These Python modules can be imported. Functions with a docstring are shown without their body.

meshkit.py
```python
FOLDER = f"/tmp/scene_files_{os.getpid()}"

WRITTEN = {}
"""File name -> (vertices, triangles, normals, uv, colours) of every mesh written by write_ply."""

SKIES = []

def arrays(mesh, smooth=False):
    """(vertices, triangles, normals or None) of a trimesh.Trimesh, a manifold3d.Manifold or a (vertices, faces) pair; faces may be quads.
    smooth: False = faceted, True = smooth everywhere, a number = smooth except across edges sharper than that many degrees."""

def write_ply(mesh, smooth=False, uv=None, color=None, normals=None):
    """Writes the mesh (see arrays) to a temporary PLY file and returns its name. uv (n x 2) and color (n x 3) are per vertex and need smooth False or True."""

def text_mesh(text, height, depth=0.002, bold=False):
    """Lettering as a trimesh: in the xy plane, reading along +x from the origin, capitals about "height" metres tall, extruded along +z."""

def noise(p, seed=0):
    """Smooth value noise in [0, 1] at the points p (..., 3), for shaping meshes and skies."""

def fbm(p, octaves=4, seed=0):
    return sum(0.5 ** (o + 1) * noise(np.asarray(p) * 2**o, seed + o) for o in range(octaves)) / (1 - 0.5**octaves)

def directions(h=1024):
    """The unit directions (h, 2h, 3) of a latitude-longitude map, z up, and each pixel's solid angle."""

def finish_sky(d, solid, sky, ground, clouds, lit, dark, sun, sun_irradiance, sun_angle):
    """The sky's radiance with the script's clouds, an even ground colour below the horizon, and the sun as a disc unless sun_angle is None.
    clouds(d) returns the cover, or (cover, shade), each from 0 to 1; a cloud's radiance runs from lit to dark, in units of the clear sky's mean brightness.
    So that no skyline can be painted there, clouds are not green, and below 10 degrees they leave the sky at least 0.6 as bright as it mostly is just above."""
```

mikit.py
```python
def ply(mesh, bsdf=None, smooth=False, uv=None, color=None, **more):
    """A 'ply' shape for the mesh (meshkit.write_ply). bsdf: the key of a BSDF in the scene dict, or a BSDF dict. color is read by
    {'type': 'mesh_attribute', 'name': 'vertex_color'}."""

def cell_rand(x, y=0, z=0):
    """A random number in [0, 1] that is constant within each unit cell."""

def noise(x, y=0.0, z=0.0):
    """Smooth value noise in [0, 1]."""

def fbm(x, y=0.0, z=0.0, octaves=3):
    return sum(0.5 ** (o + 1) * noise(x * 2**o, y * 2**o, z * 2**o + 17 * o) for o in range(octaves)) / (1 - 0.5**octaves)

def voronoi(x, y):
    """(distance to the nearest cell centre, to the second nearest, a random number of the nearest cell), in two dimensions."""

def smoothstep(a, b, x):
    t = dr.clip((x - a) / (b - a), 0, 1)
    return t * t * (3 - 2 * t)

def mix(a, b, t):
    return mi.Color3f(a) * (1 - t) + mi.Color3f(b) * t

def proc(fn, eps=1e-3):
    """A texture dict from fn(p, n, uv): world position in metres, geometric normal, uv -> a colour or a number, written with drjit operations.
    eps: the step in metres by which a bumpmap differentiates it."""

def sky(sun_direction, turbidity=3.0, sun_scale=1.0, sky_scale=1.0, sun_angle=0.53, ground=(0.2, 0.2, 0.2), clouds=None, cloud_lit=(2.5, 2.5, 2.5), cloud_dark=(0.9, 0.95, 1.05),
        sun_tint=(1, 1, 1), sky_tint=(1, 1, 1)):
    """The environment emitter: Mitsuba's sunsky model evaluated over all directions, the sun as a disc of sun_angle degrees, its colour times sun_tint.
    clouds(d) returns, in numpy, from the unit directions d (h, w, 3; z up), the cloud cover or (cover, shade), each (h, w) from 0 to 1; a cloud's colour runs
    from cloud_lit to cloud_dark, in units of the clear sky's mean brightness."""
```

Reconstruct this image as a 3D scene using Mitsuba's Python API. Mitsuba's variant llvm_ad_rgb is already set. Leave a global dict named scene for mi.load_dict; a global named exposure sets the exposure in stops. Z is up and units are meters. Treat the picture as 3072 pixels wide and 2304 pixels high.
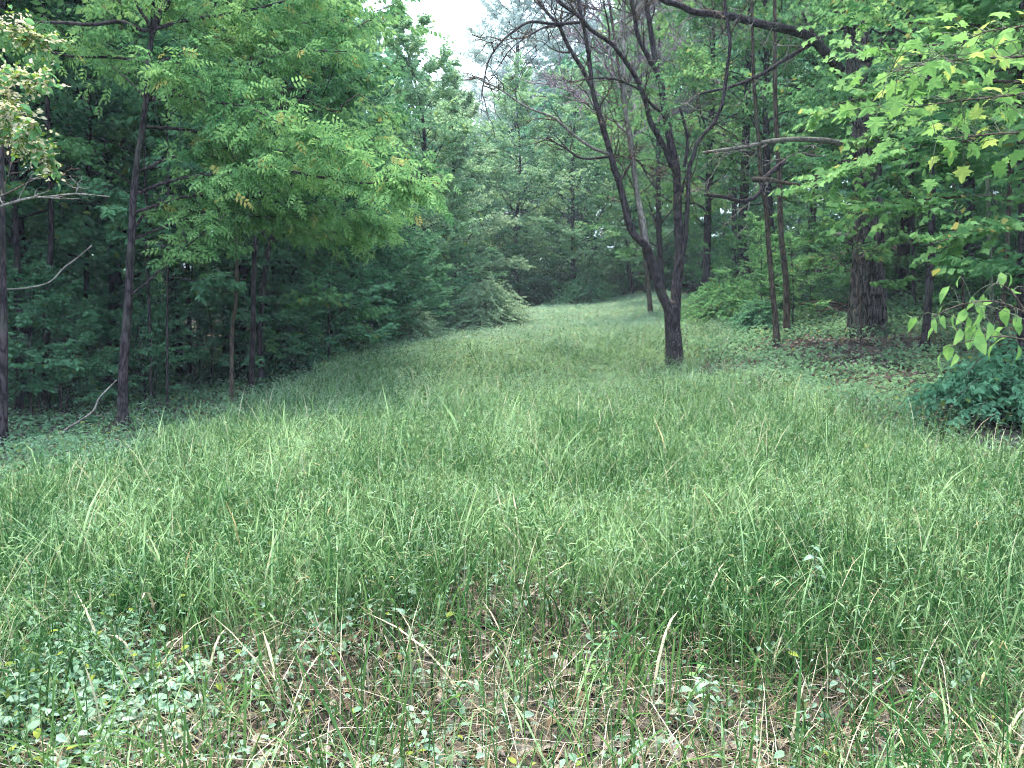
import math
import numpy as np
import mitsuba as mi
import drjit as dr
import trimesh
import mikit
import meshkit
from scipy.interpolate import RBFInterpolator

T = mi.ScalarTransform4f
scene, labels = {}, {}

# ------------------------------------------------------------------ camera, sky, exposure
EYE, PITCH, HFOV = np.array([0.0, 0.0, 1.6]), math.radians(6.0), 68.0
FOCAL = 1536 / math.tan(math.radians(HFOV / 2))          # in pixels of the 3072 x 2304 photograph
FWD = np.array([0, math.cos(PITCH), -math.sin(PITCH)])
UPV = np.array([0, math.sin(PITCH), math.cos(PITCH)])
scene['camera'] = {'type': 'perspective', 'fov': HFOV, 'fov_axis': 'x', 'near_clip': 0.05, 'far_clip': 2000.0,
                   'to_world': T().look_at(origin=EYE.tolist(), target=(EYE + FWD).tolist(), up=[0, 0, 1])}
scene['daylight'] = mikit.sky([-0.12, 0.22, 1.0], turbidity=3, sun_scale=0.3, sun_angle=10, sun_tint=(1.0, 1.0, 1.0),
                              clouds=lambda d: (np.ones(d.shape[:2]), 1 - (1 + 2 * np.clip(d[..., 2], 0, 1)) / 3),  # overcast: a third as bright at the horizon
                             
                              cloud_lit=(1.35, 1.65, 2.05), cloud_dark=(0.02, 0.03, 0.05))
exposure = 4.65


def P(px, py, d):
    """The place seen at a pixel of the photograph, d metres ahead of the camera."""
    v = FWD + (px - 1536) / FOCAL * np.array([1.0, 0, 0]) + (1152 - py) / FOCAL * UPV
    return EYE + v * (d / v[1])


# ------------------------------------------------------------------ terrain
CTRL = np.array([
    (0, 0, 0), (-4, 3, 0), (4, 3, 0), (0, 3, 0), (0, 8, .06), (3.2, 15, .17), (-5.5, 17, -.02), (-6, 8, -.08), (-1, 16, .24), (-5, 10, -.08), (-4.8, 13.5, -.08), (-3.3, 20, .12), (-8, 12.5, -.2),
    (0.8, 38, .72), (4, 38, .85), (2, 44, 1.0), (-1.6, 29, .3), (2, 28, .62), (5, 27, .85), (7.9, 17, .88), (6, 9, .27), (5.9, 16, .8), (8.2, 15, .86),
    (10.6, 25, 2.2), (14, 22, 3.2), (18, 15, 3.4), (12, 8, 1.3), (-10, 10, -.35), (-15, 20, -.3), (-30, 30, .2), (30, 30, 7), (-30, 70, 4),
    (0, 70, 3), (30, 70, 9), (-30, 0, -.3), (30, 0, 4), (0, -20, 0), (-60, 100, 6), (60, 100, 14), (-60, -40, 0), (60, -40, 4), (0, 140, 8), (0, -140, 0), (-140, 0, 0), (140, 0, 14)], float)
_rbf = RBFInterpolator(CTRL[:, :2], CTRL[:, 2], kernel='thin_plate_spline', smoothing=0.01)


def ground(x, y):
    q = np.stack([np.ravel(x), np.ravel(y)], -1).astype(float)
    z = _rbf(q)
    n = meshkit.fbm(np.c_[q * 0.7, q[:, :1] * 0], 3, 5) - .5
    return (z + 0.14 * n).reshape(np.shape(x))


def g1(x, y):
    return float(ground(np.array([x]), np.array([y]))[0])


def left_edge(y):
    return np.interp(y, [0, 5, 6.3, 8.8, 12, 15, 20, 29, 38, 46], [-5.5, -4.3, -3.5, -3.3, -3.6, -3.7, -3.4, -1.8, .4, 3])


def right_edge(y):
    return np.interp(y, [0, 5, 7, 9, 13, 15, 20, 30, 40, 46], [5.5, 4.6, 4.0, 4.0, 3.8, 4.2, 5.4, 7, 8, 8])


# ------------------------------------------------------------------ materials
def leaf_bsdf(name, c0, c1, odd=None, rough=.42, trans=.9, share=.975, split=False):
    def fn(p, n, uv):
        t = dr.clip(uv.x * .75 + .7 * (mikit.noise(p.x * 1.7, p.y * 1.7, p.z * 1.7) - .32), 0, 1)
        c = mikit.mix(c0, c1, mikit.smoothstep(.30, .72, t) if split else t)
        if odd is not None:
            c = dr.select(uv.y > share, mi.Color3f(odd), c)
        return c
    scene[name] = {'type': 'principledthin', 'base_color': mikit.proc(fn), 'roughness': rough, 'eta': 1.5, 'diff_trans': trans, 'spec_trans': 0.0}


leaf_bsdf('leaf_bright', (.07, .21, .08), (.30, .52, .20), (.45, .42, .15))
leaf_bsdf('leaf_mid', (.06, .18, .08), (.22, .44, .19), (.28, .30, .08))
leaf_bsdf('leaf_teal', (.06, .18, .10), (.22, .46, .27), (.20, .28, .08))
leaf_bsdf('leaf_dark', (.06, .16, .09), (.16, .34, .18))
leaf_bsdf('leaf_hazed', (.44, .54, .50), (.68, .75, .73), trans=1.1)  # bluish white paints haze and glare into the leaf colour
leaf_bsdf('leaf_grey', (.18, .30, .18), (.36, .50, .34))
leaf_bsdf('leaf_far_lit', (.16, .32, .17), (.42, .62, .38), (.3, .4, .1))  # paler leaf colour carries the brightness of the lit far trees
leaf_bsdf('leaf_big', (.13, .29, .07), (.25, .45, .15), (.38, .50, .14), rough=.32, share=.93)
leaf_bsdf('blossom', (.55, .52, .32), (.75, .70, .52), (.20, .32, .05), rough=.6, share=.72)
leaf_bsdf('grass_blade', (.03, .10, .03), (.33, .50, .25), (.45, .40, .22), rough=.3, trans=.7, share=.98, split=True)
leaf_bsdf('grass_culm', (.022, .06, .02), (.10, .20, .06), (.45, .42, .3), rough=.35, trans=.4, share=.93)
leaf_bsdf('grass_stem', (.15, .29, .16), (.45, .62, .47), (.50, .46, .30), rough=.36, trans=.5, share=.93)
leaf_bsdf('herb_leaf', (.15, .30, .18), (.42, .58, .46), (.30, .38, .08), rough=.33, share=.95)
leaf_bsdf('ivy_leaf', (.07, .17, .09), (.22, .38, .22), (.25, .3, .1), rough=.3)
leaf_bsdf('litter', (.06, .048, .04), (.34, .30, .27), (.17, .125, .085), rough=.7, trans=.2, share=.85)
leaf_bsdf('straw', (.09, .07, .045), (.36, .31, .21), (.52, .48, .41), rough=.6, trans=.3, share=.8)


def bark(name, c0, c1, scale=1.0, bump=.006, moss=.25):
    def f(p):
        w = mikit.noise(p.x * 5 * scale, p.y * 5 * scale, p.z * 2 * scale) * .8
        r = 1 - dr.abs(2 * mikit.fbm(p.x * 30 * scale + w, p.y * 30 * scale + w, p.z * 6 * scale, 3) - 1)
        return r * r

    def col(p, n, uv):
        c = mikit.mix(c1, c0, mikit.smoothstep(.45, .98, f(p)))
        c = c * (.6 + .8 * mikit.fbm(p.x * 7, p.y * 7, p.z * 4, 2))
        g = mikit.smoothstep(.52, .72, mikit.fbm(p.x * 4 + 9, p.y * 4, p.z * 2.2, 3)) * moss
        return mikit.mix(c, mi.Color3f(.10, .13, .085), g)
    scene[name] = {'type': 'bumpmap', 'arbitrary': mikit.proc(lambda p, n, uv: 1 - f(p), eps=.003), 'scale': bump,
                   'bsdf': {'type': 'principled', 'base_color': mikit.proc(col), 'roughness': .85, 'specular': .3}}


bark('bark_dark', (.008, .006, .009), (.060, .046, .054), 1.0, .008, .15)
bark('bark_mauve', (.16, .12, .15), (.36, .29, .34), 1, .004, 0)
bark('bark_brown', (.03, .022, .018), (.10, .075, .06))
bark('bark_grey', (.10, .09, .085), (.26, .24, .22))
bark('bark_oak', (.010, .008, .010), (.12, .10, .10), .7, .014)
bark('bark_green', (.06, .075, .05), (.15, .17, .12))


def ground_col(p, n, uv):
    a = mikit.fbm(p.x * 3, p.y * 3, 0, 4)
    b = mikit.fbm(p.x * 40, p.y * 40, 3, 2)
    c = mikit.mix((.016, .014, .012), (.062, .053, .045), mikit.smoothstep(.3, .7, a))
    return mikit.mix(c * .55, c * 1.35, b)


scene['soil'] = {'type': 'bumpmap', 'arbitrary': mikit.proc(lambda p, n, uv: mikit.fbm(p.x * 25, p.y * 25, 1, 3), eps=.006), 'scale': .03,
                 'bsdf': {'type': 'principled', 'base_color': mikit.proc(ground_col), 'roughness': .95, 'specular': .2}}


# ------------------------------------------------------------------ mesh helpers
def norm(a):
    return a / (np.linalg.norm(a, axis=-1, keepdims=True) + 1e-12)


def join(parts):
    vs, fs, k = [], [], 0
    for v, f in parts:
        vs.append(v)
        fs.append(f + k)
        k += len(v)
    return np.vstack(vs), np.vstack(fs)


def spline(pts, per=6):
    p = np.asarray(pts, float)
    if len(p) < 3:
        return p[0] + (p[-1] - p[0]) * np.linspace(0, 1, per + 1)[:, None]
    e = np.vstack([2 * p[0] - p[1], p, 2 * p[-1] - p[-2]])
    t = np.linspace(0, 1, per, endpoint=False)[:, None]
    out = []
    for i in range(len(p) - 1):
        a, b, c, d = e[i:i + 4]
        out.append(.5 * (2 * b + (c - a) * t + (2 * a - 5 * b + 4 * c - d) * t**2 + (3 * b - a - 3 * c + d) * t**3))
    return np.vstack(out + [p[-1:]])


def tube(pts, r0, r1=None, sides=7, per=6, knob=0.0, seed=0, flare=0.0, power=1.0):
    """A tapering limb along the points; knob roughens its outline, flare widens the foot."""
    r1 = r0 * .5 if r1 is None else r1
    p = spline(pts, per)
    n = len(p)
    s = np.r_[0, np.cumsum(np.linalg.norm(np.diff(p, axis=0), axis=1))]
    u = s / s[-1]
    r = r0 + (r1 - r0) * u**power + flare * np.exp(-s / max(3.2 * r0, 1e-6))
    t = norm(np.gradient(p, axis=0))
    a = np.cross(t[0], [0.3, 0.9, 0.1] if abs(t[0][2]) > .6 else [0, 0, 1.0])
    A = np.empty_like(p)
    for i in range(n):
        a = a - t[i] * (a @ t[i])
        a = a / np.linalg.norm(a)
        A[i] = a
    B = np.cross(t, A)
    th = np.arange(sides) / sides * 2 * np.pi
    d = A[:, None] * np.cos(th)[None, :, None] + B[:, None] * np.sin(th)[None, :, None]
    rr = np.repeat(r[:, None], sides, 1)
    if knob:
        q = np.stack([np.cos(th)[None] * 1.6 + seed * 7.1 + 0 * u[:, None], np.sin(th)[None] * 1.6 + 0 * u[:, None], (s / (6 * r0))[:, None] + 0 * th[None]], -1)
        rr = rr * (1 + knob * 2 * (meshkit.fbm(q, 3, seed) - .5))
    v = (p[:, None] + d * rr[..., None]).reshape(-1, 3)
    i, j = np.meshgrid(np.arange(n - 1), np.arange(sides), indexing='ij')
    a0, b0 = i * sides + j, i * sides + (j + 1) % sides
    f = np.concatenate([np.stack([a0, b0, b0 + sides], -1).reshape(-1, 3), np.stack([a0, b0 + sides, a0 + sides], -1).reshape(-1, 3)])
    tip = len(v)
    v = np.vstack([v, p[-1:] + t[-1:] * r[-1], p[:1] - t[:1] * r[0] * .2])
    k = np.arange(sides)
    f = np.vstack([f, np.stack([(n - 1) * sides + k, (n - 1) * sides + (k + 1) % sides, 0 * k + tip], -1), np.stack([(k + 1) % sides, k, 0 * k + tip + 1], -1)])
    return v, f


# leaf outlines: x along the leaf from its base (length 1), y across, z its normal
def tmpl_diamond():
    v = np.array([(0, 0, 0), (.45, .30, .06), (1, 0, -.08), (.45, -.30, .06)], float)
    return v, np.array([(0, 2, 1), (0, 3, 2)])


def tmpl_ovate():
    v = np.array([(0, 0, 0), (.28, .27, .07), (.62, .24, .03), (1, 0, -.15), (.62, -.24, .03), (.28, -.27, .07), (.45, 0, 0)], float)
    return v, np.array([(0, 6, 1), (1, 6, 2), (2, 6, 3), (3, 6, 4), (4, 6, 5), (5, 6, 0)])


def tmpl_maple():
    h = [(0, 0), (.02, .10), (-.06, .36), (.18, .28), (.30, .60), (.42, .38), (.56, .44), (.58, .20), (.80, .16), (1.0, 0)]
    o = np.array(h + [(x, -y) for x, y in h[-2:0:-1]], float)
    c = np.array([.30, 0])
    r = np.linalg.norm(o - c, axis=1)
    v = np.vstack([np.c_[o, .05 - .22 * r**2], [[.30, 0, .0]]])
    n = len(o)
    return v, np.array([(n, i, (i + 1) % n) for i in range(n)])


def tmpl_pinnate():
    vs, fs, k = [], [], 0
    d, df = tmpl_diamond()
    for x, a in ((.22, 1), (.22, -1), (.48, 1), (.48, -1), (.74, 1), (.74, -1), (.9, 0)):
        ang = a * math.radians(58)
        L = .40 if a else .36
        q = d * [L, L * .75, L]
        q = np.c_[q[:, 0] * math.cos(ang) - q[:, 1] * math.sin(ang), q[:, 0] * math.sin(ang) + q[:, 1] * math.cos(ang), q[:, 2] - .35 * q[:, 0]]
        q = q + [x, 0, -.12 * x * x]
        vs.append(q)
        fs.append(df + k)
        k += 4
    return np.vstack(vs), np.vstack(fs)


def tmpl_clump(seed=3, n=7):
    """A few leaves on one twig end, for trees far off."""
    rng = np.random.default_rng(seed)
    d, df = tmpl_diamond()
    vs, fs = [], []
    for k in range(n):
        a = rng.uniform(-2.2, 2.2)
        q = d * rng.uniform(.42, .62)
        q = np.c_[q[:, 0] * math.cos(a) - q[:, 1] * math.sin(a), q[:, 0] * math.sin(a) + q[:, 1] * math.cos(a), q[:, 2] + rng.uniform(-.3, .3) * q[:, 0]]
        vs.append(q + [rng.uniform(0, .8), rng.uniform(-.25, .25), rng.uniform(-.15, .15)])
        fs.append(df + 4 * k)
    return np.vstack(vs), np.vstack(fs)


def tmpl_narrow():
    v = np.array([(0, 0, 0), (.4, .075, .03), (1, 0, -.1), (.4, -.075, .03)], float)
    return v, np.array([(0, 2, 1), (0, 3, 2)])


def tmpl_lance():
    v = np.array([(0, .025, 0), (0, -.025, 0), (.45, .055, .12), (.45, -.055, .12), (1, 0, -.12)], float)
    return v, np.array([(0, 1, 3), (0, 3, 2), (2, 3, 4)])


TEMPLATES = dict(narrow=tmpl_narrow(), lance=tmpl_lance(), diamond=tmpl_diamond(), ovate=tmpl_ovate(), maple=tmpl_maple(), pinnate=tmpl_pinnate(), clump=tmpl_clump())


def leaves(rng, pos, axis, up, size, kind):
    """One mesh of many leaves, and each leaf's random uv."""
    v, f = TEMPLATES[kind]
    x = norm(axis)
    z = norm(up - x * (up * x).sum(-1, keepdims=True))
    y = np.cross(z, x)
    s = np.broadcast_to(size, len(pos))[:, None, None]
    w = pos[:, None] + s * (v[None, :, :1] * x[:, None] + v[None, :, 1:2] * y[:, None] + v[None, :, 2:] * z[:, None])
    fs = f[None] + (np.arange(len(pos)) * len(v))[:, None, None]
    uv = np.repeat(rng.random((len(pos), 2)), len(v), 0)
    return w.reshape(-1, 3), fs.reshape(-1, 3), uv


def twig_leaves(rng, p0, p1, per, size, kind, droop=.35, flat=.75):
    """Leaves set alternately along the twigs p0 -> p1, roughly level, tips hanging."""
    m = len(p0)
    t = (np.arange(per)[None] + rng.random((m, per))) / per
    pos = (p0[:, None] + (p1 - p0)[:, None] * t[..., None])
    ax = norm(p1 - p0)
    side = norm(np.cross(ax, [0, 0, 1.0]) + 1e-6)
    sg = np.where((np.arange(per) % 2) == 0, 1.0, -1.0)[None, :, None]
    a = ax[:, None] * (.55 + .3 * rng.standard_normal((m, per, 1))) + sg * side[:, None] * (.8 + .2 * rng.standard_normal((m, per, 1)))
    a[..., 2] -= droop * (.3 + 1.6 * rng.random((m, per)))
    up = np.array([0, 0, 1.0]) + (1 - flat) * 2.2 * rng.standard_normal((m, per, 3))
    sz = size * rng.uniform(.65, 1.25, (m, per))
    return leaves(rng, pos.reshape(-1, 3), a.reshape(-1, 3), up.reshape(-1, 3), sz.reshape(-1), kind)


def merge_leaves(parts):
    v, f = join([(a, b) for a, b, _ in parts])
    return v, f, np.vstack([c for _, _, c in parts])


def limb_path(rng, start, az, el, length, sag=.25, wob=.07, n=6):
    t = np.linspace(0, 1, n)
    d = np.array([math.cos(az) * math.cos(el), math.sin(az) * math.cos(el), math.sin(el)])
    p = start + d * (length * t)[:, None]
    p[:, 2] -= sag * length * t**2
    p[1:] += rng.standard_normal((n - 1, 3)) * wob * length * t[1:, None]
    return p


def grow(rng, trunk, base_h, spread, limbs, kind, size, twigs=10, per=8, sag=.2, profile=.6, el=(.1, .75), az_bias=None, wood_sides=5, r_limb=.03, level=.75, droop=.35):
    """Limbs and leaves along a trunk polyline. Returns wood tubes and the leaf mesh."""
    p = spline(trunk, 6)
    h = p[:, 2] - p[0, 2]
    H = h[-1]
    wood, tw0, tw1 = [], [], []
    for k in range(limbs):
        u = base_h + (1 - base_h) * ((k + rng.random()) / limbs)
        c = np.array([np.interp(u * H, h, p[:, i]) for i in range(3)])
        rel = (u - base_h) / (1 - base_h)
        L = spread * (math.sin(math.pi * min(.12 + .88 * rel**profile * .93, 1)) * .75 + .3) * rng.uniform(.7, 1.15)
        az = k * 2.39996 + rng.uniform(-.5, .5) if az_bias is None or rng.random() > az_bias[2] else az_bias[0] + az_bias[1] * rng.standard_normal()
        lp = limb_path(rng, c, az, rng.uniform(*el) + .5 * rel * rel, L, sag)
        wood.append(tube(lp, r_limb * (1.1 - .6 * rel) * max(L / 3, .35), .004, wood_sides, 2))
        t = np.sqrt(rng.uniform(.03, 1, twigs))
        q = np.stack([np.interp(t * 5, np.arange(6), lp[:, i]) for i in range(3)], -1)
        ld = norm(lp[-1] - lp[0])
        sd = norm(np.cross(ld, [0, 0, 1.0]))
        sg = np.where(np.arange(twigs) % 2 == 0, 1, -1)[:, None]
        tl = (L * .42 * (1.15 - .7 * t) * rng.uniform(.6, 1.2, twigs))[:, None]
        e = q + tl * norm(ld * rng.uniform(.4, 1.0, (twigs, 1)) + sg * sd * rng.uniform(.3, 1.0, (twigs, 1)) + rng.standard_normal((twigs, 3)) * [.15, .15, .22] + [0, 0, -.05])
        tw0.append(q)
        tw1.append(e)
    a, b = np.vstack(tw0), np.vstack(tw1)
    return wood, twig_leaves(rng, a, b, per, size, kind, droop, level), (a, b)


def twig_tubes(a, b, r=.004):
    """Three-sided twigs, all in one mesh."""
    x = norm(b - a)
    y = norm(np.cross(x, [0.13, .31, 1.0]))
    z = np.cross(x, y)
    n = len(a)
    ring = [y * math.cos(t) + z * math.sin(t) for t in (0, 2.094, 4.189)]
    v = np.concatenate([np.stack([a + q * r for q in ring], 1), b[:, None]], 1).reshape(-1, 3)
    k = np.arange(n)[:, None, None] * 4
    return v, (np.array([(0, 1, 3), (1, 2, 3), (2, 0, 3)])[None] + k).reshape(-1, 3)


# ------------------------------------------------------------------ scene entries
def numbered(name):
    if name not in used:
        used[name] = 0
        return name
    used[name] += 1
    return f'{name}_{used[name]:03d}'


used = {}


def thing(name, label=None, cat=None, group=None, kind=None):
    key = numbered(name)
    labels[key] = {k: v for k, v in (('label', label), ('category', cat), ('group', group), ('kind', kind)) if v}
    return key


def put(parent, part, mesh, mat, smooth=False, uv=None, m=None, label=None, kind=None):
    key = numbered(f'{parent}__{part}') if part else parent
    d = mikit.ply((mesh[0], mesh[1]), mat, smooth=smooth, uv=uv)
    if m is not None:
        d['to_world'] = m
    scene[key] = d
    if label or kind:
        labels[key] = {**labels.get(key, {}), **({'label': label} if label else {}), **({'kind': kind} if kind else {})}
    return key


def put_leaves(parent, part, lm, mat, kind=None, m=None):
    return put(parent, part, lm, mat, uv=lm[2], m=m, kind=kind)


# ------------------------------------------------------------------ ground
def axis_grid(lo, hi, near, n1, n2):
    a = np.linspace(-near, near, n1)
    o = np.geomspace(near, hi, n2)[1:]
    return np.r_[-o[::-1], a, o]


gx = axis_grid(0, 260, 22, 150, 26)
gy = axis_grid(0, 260, 26, 150, 26) + 22
X, Y = np.meshgrid(gx, gy, indexing='ij')
Z = ground(X, Y)
n1, n2 = X.shape
i, j = np.meshgrid(np.arange(n1 - 1), np.arange(n2 - 1), indexing='ij')
q = i * n2 + j
GF = np.concatenate([np.stack([q, q + n2, q + n2 + 1], -1).reshape(-1, 3), np.stack([q, q + n2 + 1, q + 1], -1).reshape(-1, 3)])
thing('ground', 'brown woodland soil and leaf litter rising towards the right', 'ground', kind='structure')
put('ground', '', (np.stack([X, Y, Z], -1).reshape(-1, 3), GF), 'soil', smooth=True)


# ------------------------------------------------------------------ the meadow
def blades(rng, x, y, h, w, lean, az, droop, segs=3):
    n = len(x)
    z = ground(x, y)
    t = np.linspace(0, 1, segs + 1)
    d = np.stack([np.cos(az), np.sin(az), 0 * az], -1)
    s = np.stack([-np.sin(az), np.cos(az), 0 * az], -1)
    c = np.stack([x, y, z - .01], -1)[:, None] + d[:, None] * (lean * h)[:, None, None] * (t**1.8)[None, :, None]
    c[..., 2] += h[:, None] * (t[None] - droop[:, None] * t[None]**3)
    wid = w[:, None] * np.array([.7] + [1.0 - .25 * k / segs for k in range(1, segs)] + [0])[None]
    a, b = c - s[:, None] * wid[..., None] / 2, c + s[:, None] * wid[..., None] / 2
    v = np.concatenate([np.stack([a[:, :-1], b[:, :-1]], 2).reshape(n, -1, 3), c[:, -1:]], 1)
    f = []
    for k in range(segs - 1):
        f += [(2 * k, 2 * k + 1, 2 * k + 3), (2 * k, 2 * k + 3, 2 * k + 2)]
    f += [(2 * segs - 2, 2 * segs - 1, 2 * segs)]
    m = v.shape[1]
    fs = np.array(f)[None] + (np.arange(n) * m)[:, None, None]
    return v.reshape(-1, 3), fs.reshape(-1, 3), np.repeat(rng.random((n, 2)), m, 0)


def field(rng, n, y0, y1, power, margin=1.2):
    """Points over the view's strip of ground, thinning with distance."""
    u = rng.random(n)
    k = 2 - power
    y = (y0**k + u * (y1**k - y0**k))**(1 / k) if abs(k) > 1e-6 else y0 * (y1 / y0)**u
    x = rng.uniform(-1, 1, n) * (.69 * y + margin)
    return x, y


def patch(x, y, s, seed):
    return meshkit.fbm(np.stack([x * s, y * s, 0 * x], -1), 3, seed)


rng = np.random.default_rng(11)
thing('meadow_grass', 'dense pale green meadow grass filling the clearing', 'grass', kind='stuff')
x, y = field(rng, 290000, 1.3, 44, 1.75)
tx, ty = field(rng, 15000, 1.3, 30, 1.75)          # two blades in three stand in tufts
tt = rng.integers(0, len(tx), 165000)
sp = np.abs(rng.normal(0, .075, 165000)) * (1 + .06 * ty[tt])
ta = rng.uniform(0, 6.283, 165000)
x[:165000], y[:165000] = tx[tt] + sp * np.cos(ta), ty[tt] + sp * np.sin(ta)
tall = np.ones(len(x))
tall[:165000] = rng.gamma(8, .135, 15000)[tt]
wide = np.ones(len(x))
wide[:165000] = rng.choice([.8, 1.1, 2.3], 15000, p=[.40, .35, .25])[tt]
inside = (x > left_edge(y) + .9 * (patch(x, y, .5, 1) - .5) * 2) & (x < right_edge(y) + 1.4 * (patch(x, y, .4, 2) - .5) * 2)
bare = patch(x, y, .75, 3)
near_thin = np.clip((y - 2.8) / 2.4, 0, 1)
keep = inside & (rng.random(len(x)) < np.clip((bare - .44 + .36 * near_thin) * 7, .06, 1) * (.34 + .66 * near_thin))
x, y, tall, wide = x[keep], y[keep], tall[keep], wide[keep]
n = len(x)
h = np.minimum(tall, 1.5) * np.minimum(rng.gamma(7, .044, n), .46) * (.7 + .6 * patch(x, y, .6, 4)) * np.interp(y, [0, 3, 6, 11, 14, 18, 40], [.85, .95, 1.1, 1.0, .7, .9, 1.3])
w = np.maximum(wide * rng.uniform(.003, .0065, n), .00085 * y * rng.uniform(.7, 1.3, n))
bm = blades(rng, x, y, h, w, rng.uniform(.1, .9, n), rng.uniform(0, 2 * np.pi, n), rng.uniform(0, .45, n), 3)
gx_, gy_ = x, y
x, y = field(rng, 380000, 1.3, 30, 1.75)          # the short leaves set all along the grass stems
inside = (x > left_edge(y) + .9 * (patch(x, y, .5, 1) - .5) * 2) & (x < right_edge(y) + 1.4 * (patch(x, y, .4, 2) - .5) * 2)
near_thin = np.clip((y - 2.9) / 2.0, 0, 1)
keep = inside & (rng.random(len(x)) < np.clip((patch(x, y, .75, 3) - .44 + .36 * near_thin) * 7, .05, 1) * (.24 + .76 * near_thin))
x, y = x[keep], y[keep]
n = len(x)
hh = rng.random(n)**.9 * .36 * (.6 + .8 * patch(x, y, .6, 4)) * np.interp(y, [0, 3, 6, 30], [.7, .85, 1.05, 1.2]) + .02
az = rng.uniform(0, 6.283, n)
st = leaves(rng, np.stack([x, y, ground(x, y) + hh], -1), np.stack([np.cos(az), np.sin(az), rng.normal(.75, .8, n)], -1),
            np.array([0, 0, 1.0]) + .8 * rng.standard_normal((n, 3)), np.maximum(rng.uniform(.03, .085, n), .0055 * y), 'lance')
put_leaves('meadow_grass', '', merge_leaves([bm, st]), 'grass_blade', kind='stuff')

thing('broad_grass', 'broad dark arching grass blades rising among the fine grass', 'grass', kind='stuff')
x, y = field(rng, 5200, 2.2, 12, 1.9)
k = (x > left_edge(y)) & (x < right_edge(y)) & (patch(x, y, 1.0, 21) > .42)
x, y = x[k], y[k]
n = len(x)
bm = blades(rng, x, y, rng.uniform(.2, .52, n), np.maximum(rng.uniform(.006, .013, n), .0011 * y), rng.uniform(.15, .9, n), rng.uniform(0, 6.283, n), rng.uniform(.05, .5, n), 5)
put_leaves('broad_grass', '', bm, 'grass_culm', kind='stuff')

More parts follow.
